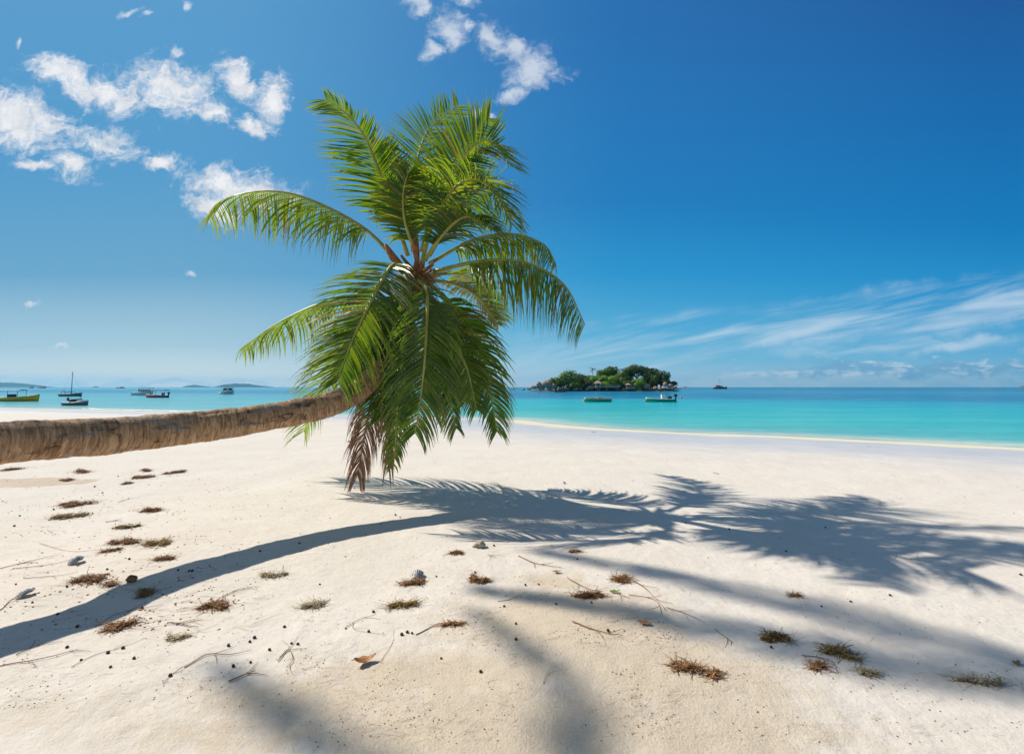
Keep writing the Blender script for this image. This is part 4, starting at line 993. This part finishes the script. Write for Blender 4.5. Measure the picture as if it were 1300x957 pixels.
# beach hut and deck
M['thatch'] = simple("pale_thatch", (.45, .37, .28), .9, .2, .25, 4, .05); M['white_wood'] = simple("white_painted_wood", (.62, .58, .54), .6, .3, .1, 5); M['dark_in'] = simple("dark_timber", (.06, .045, .035), .8, .2, .3, 5)
def hut(px, py, w, label, roofh=1.4, rail=12.0):
    c = isl(px, py, -3.5); root = empty('beach_hut', c, label=label, cat='hut')
    d = MB(); d.box((rail / 2 - w / 2, 0, -.1), (rail, 3.0, .2)); d.build('deck', M['white_wood'], root)
    p = MB()
    for x in (-w / 2 + .2, w / 2 - .2):
        for y in (-1.2, 1.2): p.tube([(x, y, 0), (x, y, 1.9)], .08, 6)
    p.build('posts', M['white_wood'], root)
    b = MB(); b.box((0, .5, .85), (w - .8, 1.2, 1.7)); b.build('back_room', M['dark_in'], root)
    r = MB(); h = w / 2 + .3; r.add([(-h, -1.7, 1.85), (h, -1.7, 1.85), (h, 1.7, 1.85), (-h, 1.7, 1.85), (-.3, 0, 1.85 + roofh), (.3, 0, 1.85 + roofh)], [(0, 1, 5, 4), (1, 2, 5), (2, 3, 4, 5), (3, 0, 4), (3, 2, 1, 0)]); r.build('roof', M['thatch'], root)
    rl = MB()
    for i in range(int(rail / .8) + 1): rl.box((-w / 2 + i * .8, -1.45, .45), (.08, .08, .9))
    rl.box((rail / 2 - w / 2, -1.45, .93), (rail, .1, .08)); rl.box((rail / 2 - w / 2, -1.45, .5), (rail, .07, .06)); rl.build('railing', M['white_wood'], root)
    st = MB()
    for i in range(6): st.tube([(-w / 2 + .3 + i * (rail - .6) / 5, -1.2, -.1), (-w / 2 + .3 + i * (rail - .6) / 5, -1.2, -1.8)], .12, 6)
    st.build('stilts', M['dark_in'], root)
hut(759, 491.3, 2.6, 'small pale roofed hut with white railing at the foot of the islet trees')
hut(797, 493, 1.9, 'half hidden brown roofed hut right of the white railed one', .7, 3.0)

# ================================================================== far land
def farland(name, pts, Yd, depth, mtl, label, kind='structure', base_px=492.3):
    # ridge profile given by (px, py) outline, built as a rounded hill with real depth
    mb = MB(); n = 60; xs = np.linspace(pts[0][0], pts[-1][0], n + 1); ys = np.interp(xs, [p[0] for p in pts], [p[1] for p in pts]); k = Yd / F_PX; rows = 11; vs_ = []
    for i in range(n + 1):
        x = (xs[i] - PX0) * k; h = max(0.2, (491.3 - ys[i]) * k * (1 + .12 * mn.noise(Vector((xs[i] * .25, 0, Yd)))))
        for j in range(rows):
            t = j / (rows - 1) * 2 - 1; hh = h * (1 - t * t) ** .75; x2 = x * (1 + t * depth * .5 / Yd)
            vs_.append((x2, Yd + t * depth / 2, SEA - 1 + hh + (hh * .10 * mn.noise(Vector((x * .01, t * 4, 1))) if 0 < j < rows - 1 else 0)))
    mb.add(vs_, [(i * rows + j, (i + 1) * rows + j, (i + 1) * rows + j + 1, i * rows + j + 1) for i in range(n) for j in range(rows - 1)])
    return tag(mb.build(name, mtl, smooth=True), label, kind=kind)
M['farwood'] = simple("far_woodland", (.012, .034, .030), .9, .1, .3, .004); M['farrock'] = simple("far_rock", (.20, .13, .10), .9, .1, .3, .02)
farland('hills', [(-160, 480), (-80, 482), (0, 484.4), (14, 485.6), (26, 485.8), (45, 488), (60, 489.6), (72, 490.9), (82, 491.3)], 6500, 900, M['farwood'], 'long wooded headland across the bay at the far left')
farland('hills', [(232, 491.3), (240, 489.2), (248, 488.2), (256, 489), (266, 490.4), (272, 491), (280, 489.4), (288, 487.4), (302, 486.6), (318, 487.2), (330, 489), (352, 491.3)], 7000, 900, M['farwood'], 'two humped island on the horizon')
farland('hills', [(118, 491.3), (122, 490.2), (126, 490), (129, 491.3)], 5200, 200, M['farwood'], 'tiny island on the horizon')
farland('hills', [(862, 491.3), (868, 489.5), (874, 490.6), (890, 491.1), (896, 491.3)], 1500, 60, M['farrock'], 'thin reef of rocks beyond the islet')
farland('hills', [(1289, 491.3), (1294, 489.2), (1303, 488.7), (1325, 489.5), (1340, 491.3)], 2600, 120, M['farrock'], 'reddish rocky islet at the right edge of the horizon')
def sea_rock(px, py, w, h, Yd, label, seed):
    c = at(px, py, Yd); k = Yd / F_PX; c.z = SEA + h * k * .2; boulder(c, (w / 2 * k, w / 2 * k, h * k), seed, label, 'rocks out at sea', 2)
sea_rock(40, 491, 5, 1.8, 900, 'dark low rock out at sea in front of the long headland', 41); sea_rock(53, 491, 9, 1.5, 900, 'second low dark rock in front of the long headland', 42)
sea_rock(155, 491, 6, 1.7, 800, 'reddish rock out at sea right of the tiny island', 43); sea_rock(149, 491, 4, 1.0, 820, 'low rock beside the reddish one on the horizon', 47)
sea_rock(651, 494, 6, .8, 330, 'low reddish rock in the water left of the islet', 44); sea_rock(664, 494, 6, 1.4, 330, 'reddish rock nearest the left tip of the islet', 45)

# ================================================================== boats
def paint(name, c, rough=.35): return simple(name, c, rough, .5, .08, 3)
M['b_green'] = paint("green_paint", (.04, .34, .20)); M['b_yellow'] = paint("yellow_paint", (.66, .46, .02)); M['b_white'] = paint("white_paint", (.72, .74, .74)); M['b_red'] = paint("red_paint", (.42, .06, .035))
M['b_grey'] = paint("grey_paint", (.09, .115, .14)); M['b_blue'] = paint("blue_paint", (.04, .14, .36)); M['b_navy'] = paint("navy_canvas", (.03, .06, .14), .8); M['b_black'] = paint("black_rubber", (.02, .02, .025), .5)
M['b_orange'] = paint("orange_paint", (.60, .20, .10)); M['b_in'] = paint("pale_deck", (.45, .42, .38), .7); M['b_brown'] = paint("brown_wood", (.16, .09, .06), .6); M['b_mast'] = paint("mast_metal", (.16, .18, .30), .4); M['b_pink'] = paint("pink_buoy", (.75, .25, .3))
def hull_parts(root, L, Wd, H, hullm, trimm, inm, bow=.55, transom=.75, draft=.15, stripe=None):
    n, kx = 22, 9
    def sec(t, inset=0.0, low=0.0):
        hw = Wd / 2 * (transom + (1 - transom) * math.sin(min(1, t / .45) * math.pi / 2)) * (1 - max(0, (t - .45) / .55) ** 2.2) - inset; hw = max(.01, hw)
        zt = H + bow * H * max(0, (t - .3) / .7) ** 2; zk = -draft + draft * 1.2 * max(0, (t - .7) / .3) ** 2
        x = L * (t - .5) + .06 * L * max(0, t - .8) * 1.0
        return x, hw, zt, zk
    vs_ = []; fs = []
    for i in range(n + 1):
        x, hw, zt, zk = sec(i / n)
        for j in range(kx):
            a = j / (kx - 1) * 2 - 1; aa = abs(a); y = math.copysign(hw * min(1, aa ** .55 * (.86 + .14 * aa)), a) if a else 0; z = zk + (zt - zk) * aa ** 2.2
            vs_.append((x + (z - zk) * .12 * max(0, i / n - .6), y, z))
    fs = [(i * kx + j, (i + 1) * kx + j, (i + 1) * kx + j + 1, i * kx + j + 1) for i in range(n) for j in range(kx - 1)]; fs.append(tuple(range(kx)))
    mb = MB(); mb.add(vs_, fs); o = mb.build('hull', hullm, root, smooth=True); md = o.modifiers.new('s', 'SOLIDIFY'); md.thickness = .04; md.offset = -1
    g = MB(); left = [Vector(vs_[i * kx]) for i in range(n + 1)]; right = [Vector(vs_[i * kx + kx - 1]) for i in range(n, -1, -1)]; g.tube(left + right + [left[0]], .045, 6); g.build('gunwale', trimm, root, smooth=True)
    d = MB(); rows = []
    for i in range(n): x, hw, zt, zk = sec(i / n); rows += [(x, -hw * .8, H * .35), (x, hw * .8, H * .35)]
    d.add(rows, [(i * 2, i * 2 + 1, i * 2 + 3, i * 2 + 2) for i in range(n - 1)]); d.build('deck', inm, root)
    for i in range(2):
        b = MB(); x = L * (-.12 + .28 * i); b.box((x, 0, H * .72), (.28, Wd * .86, .05)); b.build('thwart', inm, root)
def canopy(root, x0, x1, Wd, z0, z1, mtl, postm):
    c = MB(); n = 6; rows = []
    for i in range(n + 1):
        a = i / n * 2 - 1
        for x in (x0, x1): rows.append((x, a * Wd / 2, z1 + .12 * (1 - a * a)))
    c.add(rows, [(i * 2, i * 2 + 1, i * 2 + 3, i * 2 + 2) for i in range(n)]); o = c.build('canopy', mtl, root); md = o.modifiers.new('s', 'SOLIDIFY'); md.thickness = .05
    for x in (x0 + .1, x1 - .1):
        for y in (-1, 1): p = MB(); p.tube([(x, y * Wd * .46, z0), (x, y * Wd * .46, z1 + .02)], .03, 6); p.build('canopy_post', postm, root)
def outboard(root, x, z, mtl=None):
    m1 = mtl or M['b_black']; mb = MB(); mb.tube([(x - .05, 0, z + .55), (x - .28, 0, z + .62), (x - .5, 0, z + .5)], [.13, .19, .12], 10); mb.box((x - .27, 0, z), (.16, .12, .95)); mb.box((x - .30, 0, z - .35), (.5, .14, .05)); mb.build('outboard_motor', m1, root, smooth=False)
def boat_at(px, py, rz, name, label, cat='boat', group='boats moored off the beach'):
    p = onplane(px, py, SEA); return empty(name, p, rz, label=label, cat=cat, group=group), p.y / F_PX
r, k = boat_at(759, 510, math.pi + .08, 'rowing_boat', 'green open boat with orange rim moored before the islet, left of the speedboat')
hull_parts(r, 33 * k, 1.35, .42, M['b_green'], M['b_orange'], M['b_in'], .35, .7)
mb = MB(); mb.box((-.2, .1, .50), (.5, .5, .22)); mb.box((.9, 0, .48), (.35, .4, .16)); mb.build('crate', M['b_orange'], r)
r, k = boat_at(838, 510, math.pi - .06, 'speedboat', 'green and white speedboat with steering console and black outboard near the islet')
L = 34 * k; hull_parts(r, L, 1.5, .40, M['b_green'], M['b_white'], M['b_in'], .45, .8); outboard(r, -L / 2, .35)
mb = MB(); mb.box((-.45, 0, .65), (.5, .6, .75)); mb.build('console', M['b_white'], r); mb = MB(); mb.add([(-.2, -.3, 1.03), (-.2, .3, 1.03), (-.34, .25, 1.3), (-.34, -.25, 1.3)], [(0, 1, 2, 3)]); o = mb.build('windscreen', M['b_grey'], r); o.modifiers.new('s', 'SOLIDIFY').thickness = .02
mb = MB(); mb.box((-1.35, 0, .62), (.4, .8, .35)); mb.build('seat', M['b_black'], r)
r, k = boat_at(711, 497.8, .05, 'dinghy', 'small dark dinghy close to the left boulders of the islet'); hull_parts(r, 15 * k, 1.5, .5, M['b_grey'], M['b_grey'], M['b_in'])
r, k = boat_at(20, 509.4, .12, 'canopy_boat', 'yellow boat with blue flat canopy at the left edge of the bay')
hull_parts(r, 50 * k, 1.7, .55, M['b_yellow'], M['b_white'], M['b_in'], .8, .7); canopy(r, -1.9, .8, 1.5, .5, 1.62, M['b_blue'], M['b_grey']); outboard(r, -25 * k, .35)
mb = MB(); mb.box((-.6, 0, .75), (.5, .9, .6)); mb.build('console', M['b_black'], r)
r, k = boat_at(97, 514.5, -.1, 'work_boat', 'dark grey work boat with heaped cargo and red float, before the masted boat')
hull_parts(r, 30 * k, 1.35, .32, M['b_grey'], M['b_white'], M['b_black'], .5, .8)
mb = MB()
rg = random.Random(4)
for i in range(9): mb.box((rg.uniform(-.9, .8), rg.uniform(-.3, .3), .42 + rg.uniform(0, .2)), (rg.uniform(.25, .5), rg.uniform(.3, .5), rg.uniform(.2, .4)), rg.uniform(0, 1))
mb.build('cargo', M['b_black'], r); mb = MB(); mb.box((.75, 0, .50), (.7, .7, .28)); mb.build('cover', M['b_white'], r)
mb = MB(); mb.tube([(-.75, -.35, .5), (-.75, -.35, .7), (-.75, -.35, .95)], [.05, .15, .05], 8); mb.build('float', M['b_red'], r)
mb = MB(); mb.tube([(.45, 0, .4), (.45, 0, 1.0)], .02, 5); mb.box((.45, 0, 1.0), (.3, .05, .05)); mb.build('aerial', M['b_grey'], r)
r, k = boat_at(90, 503, .0, 'sailing_boat', 'dark sailing boat with one tall bare mast behind the grey work boat')
L = 26 * k; hull_parts(r, L, 1.7, .5, M['b_grey'], M['b_black'], M['b_in'], .6, .75)
mb = MB(); mb.tube([(0.05, 0, .3), (-.12, 0, 31 * k)], [.09, .05], 8); mb.build('mast', M['b_mast'], r); mb = MB(); mb.tube([(.05, 0, 1.0), (-1.7, 0, .85)], .07, 6); mb.build('boom', M['b_black'], r)
mb = MB()
for e in (-L * .48, L * .5): mb.tube([(e, 0, .7), (-.12, 0, 30 * k)], .012, 4)
mb.build('rigging', M['b_grey'], r)
mb = MB(); mb.tube([(-1.9, -.5, .5), (-1.7, -.5, 1.2), (-1.2, -.5, 1.35), (-.8, -.5, .5)], .035, 5); mb.tube([(.6, -.5, .5), (.8, -.5, 1.1), (1.4, -.5, .9), (1.8, -.5, .7)], .035, 5); mb.build('hand_rail', M['b_black'], r)
r, k = boat_at(181, 501.5, .05, 'motor_boat', 'white motor boat with blue cabin top behind the red canopy boat')
L = 24 * k; hull_parts(r, L, 2.2, .7, M['b_white'], M['b_blue'], M['b_in'], .5, .8); mb = MB(); mb.box((.4, 0, 1.15), (2.2, 1.4, .8)); mb.build('cabin', M['b_white'], r); canopy(r, -.6, 2.2, 1.7, .7, 1.9, M['b_blue'], M['b_grey'])
mb = MB()
for i in range(4): mb.box((-.4 + .55 * i, -.712, 1.22), (.36, .03, .32))
mb.build('window', M['b_black'], r)
r, k = boat_at(199, 504.6, .05 + math.pi, 'canopy_boat', 'red boat with long dark canopy in front of the blue topped motor boat')
L = 25 * k; hull_parts(r, L, 1.5, .45, M['b_red'], M['b_white'], M['b_in'], .5, .75); canopy(r, -2.0, .9, 1.4, .4, 1.45, M['b_navy'], M['b_grey']); outboard(r, -L / 2, .3)
mb = MB(); mb.box((-1.2, 0, .7), (.35, .5, .5)); mb.build('console', M['b_blue'], r)
r, k = boat_at(289, 500, 1.35, 'cabin_boat', 'small white cabin boat seen end on, alone left of the palm'); L = 4.6
hull_parts(r, L, 2.3, .7, M['b_white'], M['b_grey'], M['b_in'], .4, .85); mb = MB(); mb.box((0, 0, 1.3), (2.0, 1.7, 1.2)); mb.build('cabin', M['b_white'], r); canopy(r, -1.6, 1.3, 2.2, .8, 2.3, M['b_grey'], M['b_grey'])
mb = MB(); mb.box((-1.02, 0, 1.45), (.03, 1.3, .5)); mb.box((0, -.87, 1.45), (1.2, .03, .5)); mb.box((0, .87, 1.45), (1.2, .03, .5)); mb.build('window', M['b_black'], r)
p = at(914, 492.2, 520); p.z = SEA; r = empty('sailing_ship', p, .05, label='large dark catamaran with twin masts anchored on the horizon right of the islet', cat='boat', group='boats moored off the beach')
hull_parts(r, 16, 3.2, 1.8, M['b_brown'], M['b_white'], M['b_in'], .4, .8); mb = MB(); mb.box((-1, 0, 2.5), (8, 2.6, 1.6)); mb.box((-2, 0, 3.6), (4, 2.2, .8)); mb.build('cabin', M['b_brown'], r)
for x, h in ((.2, 10.5), (-3.4, 6)): mb = MB(); mb.tube([(x, 0, 1), (x, 0, h)], .14, 6); mb.build('mast', M['b_mast'], r)
mb = MB(); mb.tube([(8, 0, 2), (.2, 0, 10)], .05, 4); mb.tube([(-8, 0, 2), (.2, 0, 10)], .05, 4); mb.build('rigging', M['b_grey'], r)
mb = MB()
for i in range(6): mb.box((-4.3 + i * 1.2, -1.32, 2.6), (.7, .05, .6))
mb.build('window', M['b_white'], r)
def buoy(px, py, r_, mtl, label):
    p = onplane(px, py, SEA); me = bpy.data.meshes.new('buoy'); bm = bmesh.new(); bmesh.ops.create_uvsphere(bm, u_segments=12, v_segments=8, radius=r_); bm.to_mesh(me); bm.free(); me.materials.append(mtl)
    o = bpy.data.objects.new('mooring_buoy', me); COL.objects.link(o); o.location = p + Vector((0, 0, r_ * .5)); tag(o, label, 'buoy', 'mooring buoys')
    s = MB(); s.tube([(0, 0, r_ * .9), (0, 0, r_ * 1.5)], r_ * .15, 6); s.build('buoy_ring', M['b_grey'], o)
buoy(741, 510, .16, M['b_pink'], 'pink mooring buoy at the left end of the green open boat'); buoy(865, 505, .2, M['b_orange'], 'orange mooring buoy right of the speedboat'); buoy(819, 510, .14, M['b_orange'], 'orange mooring buoy at the bow of the speedboat')
buoy(48.5, 501, .2, M['b_white'], 'white mooring buoy off the bow of the yellow boat')

# ------------------------------------------------------------------ haze
HAZE = True
if HAZE:
    m, nt, out = mat("haze_air"); vol = nt.new('ShaderNodeVolumePrincipled'); vol.inputs['Color'].default_value = (.22, .66, 1, 1); vol.inputs['Density'].default_value = 0.00008; vol.inputs['Anisotropy'].default_value = 0.2
    nt.l.new(vol.outputs[0], out.inputs['Volume'])
    mb = MB(); mb.box((0, 0, 70), (20400, 20400, 220)); zlow = float(Z.min()) - 1.2
    mb.v = [(x, y, zlow if z < 0 else 180.0) for x, y, z in mb.v]; h_ = mb.build('haze', m); tag(h_, 'pale sea haze', kind='stuff')
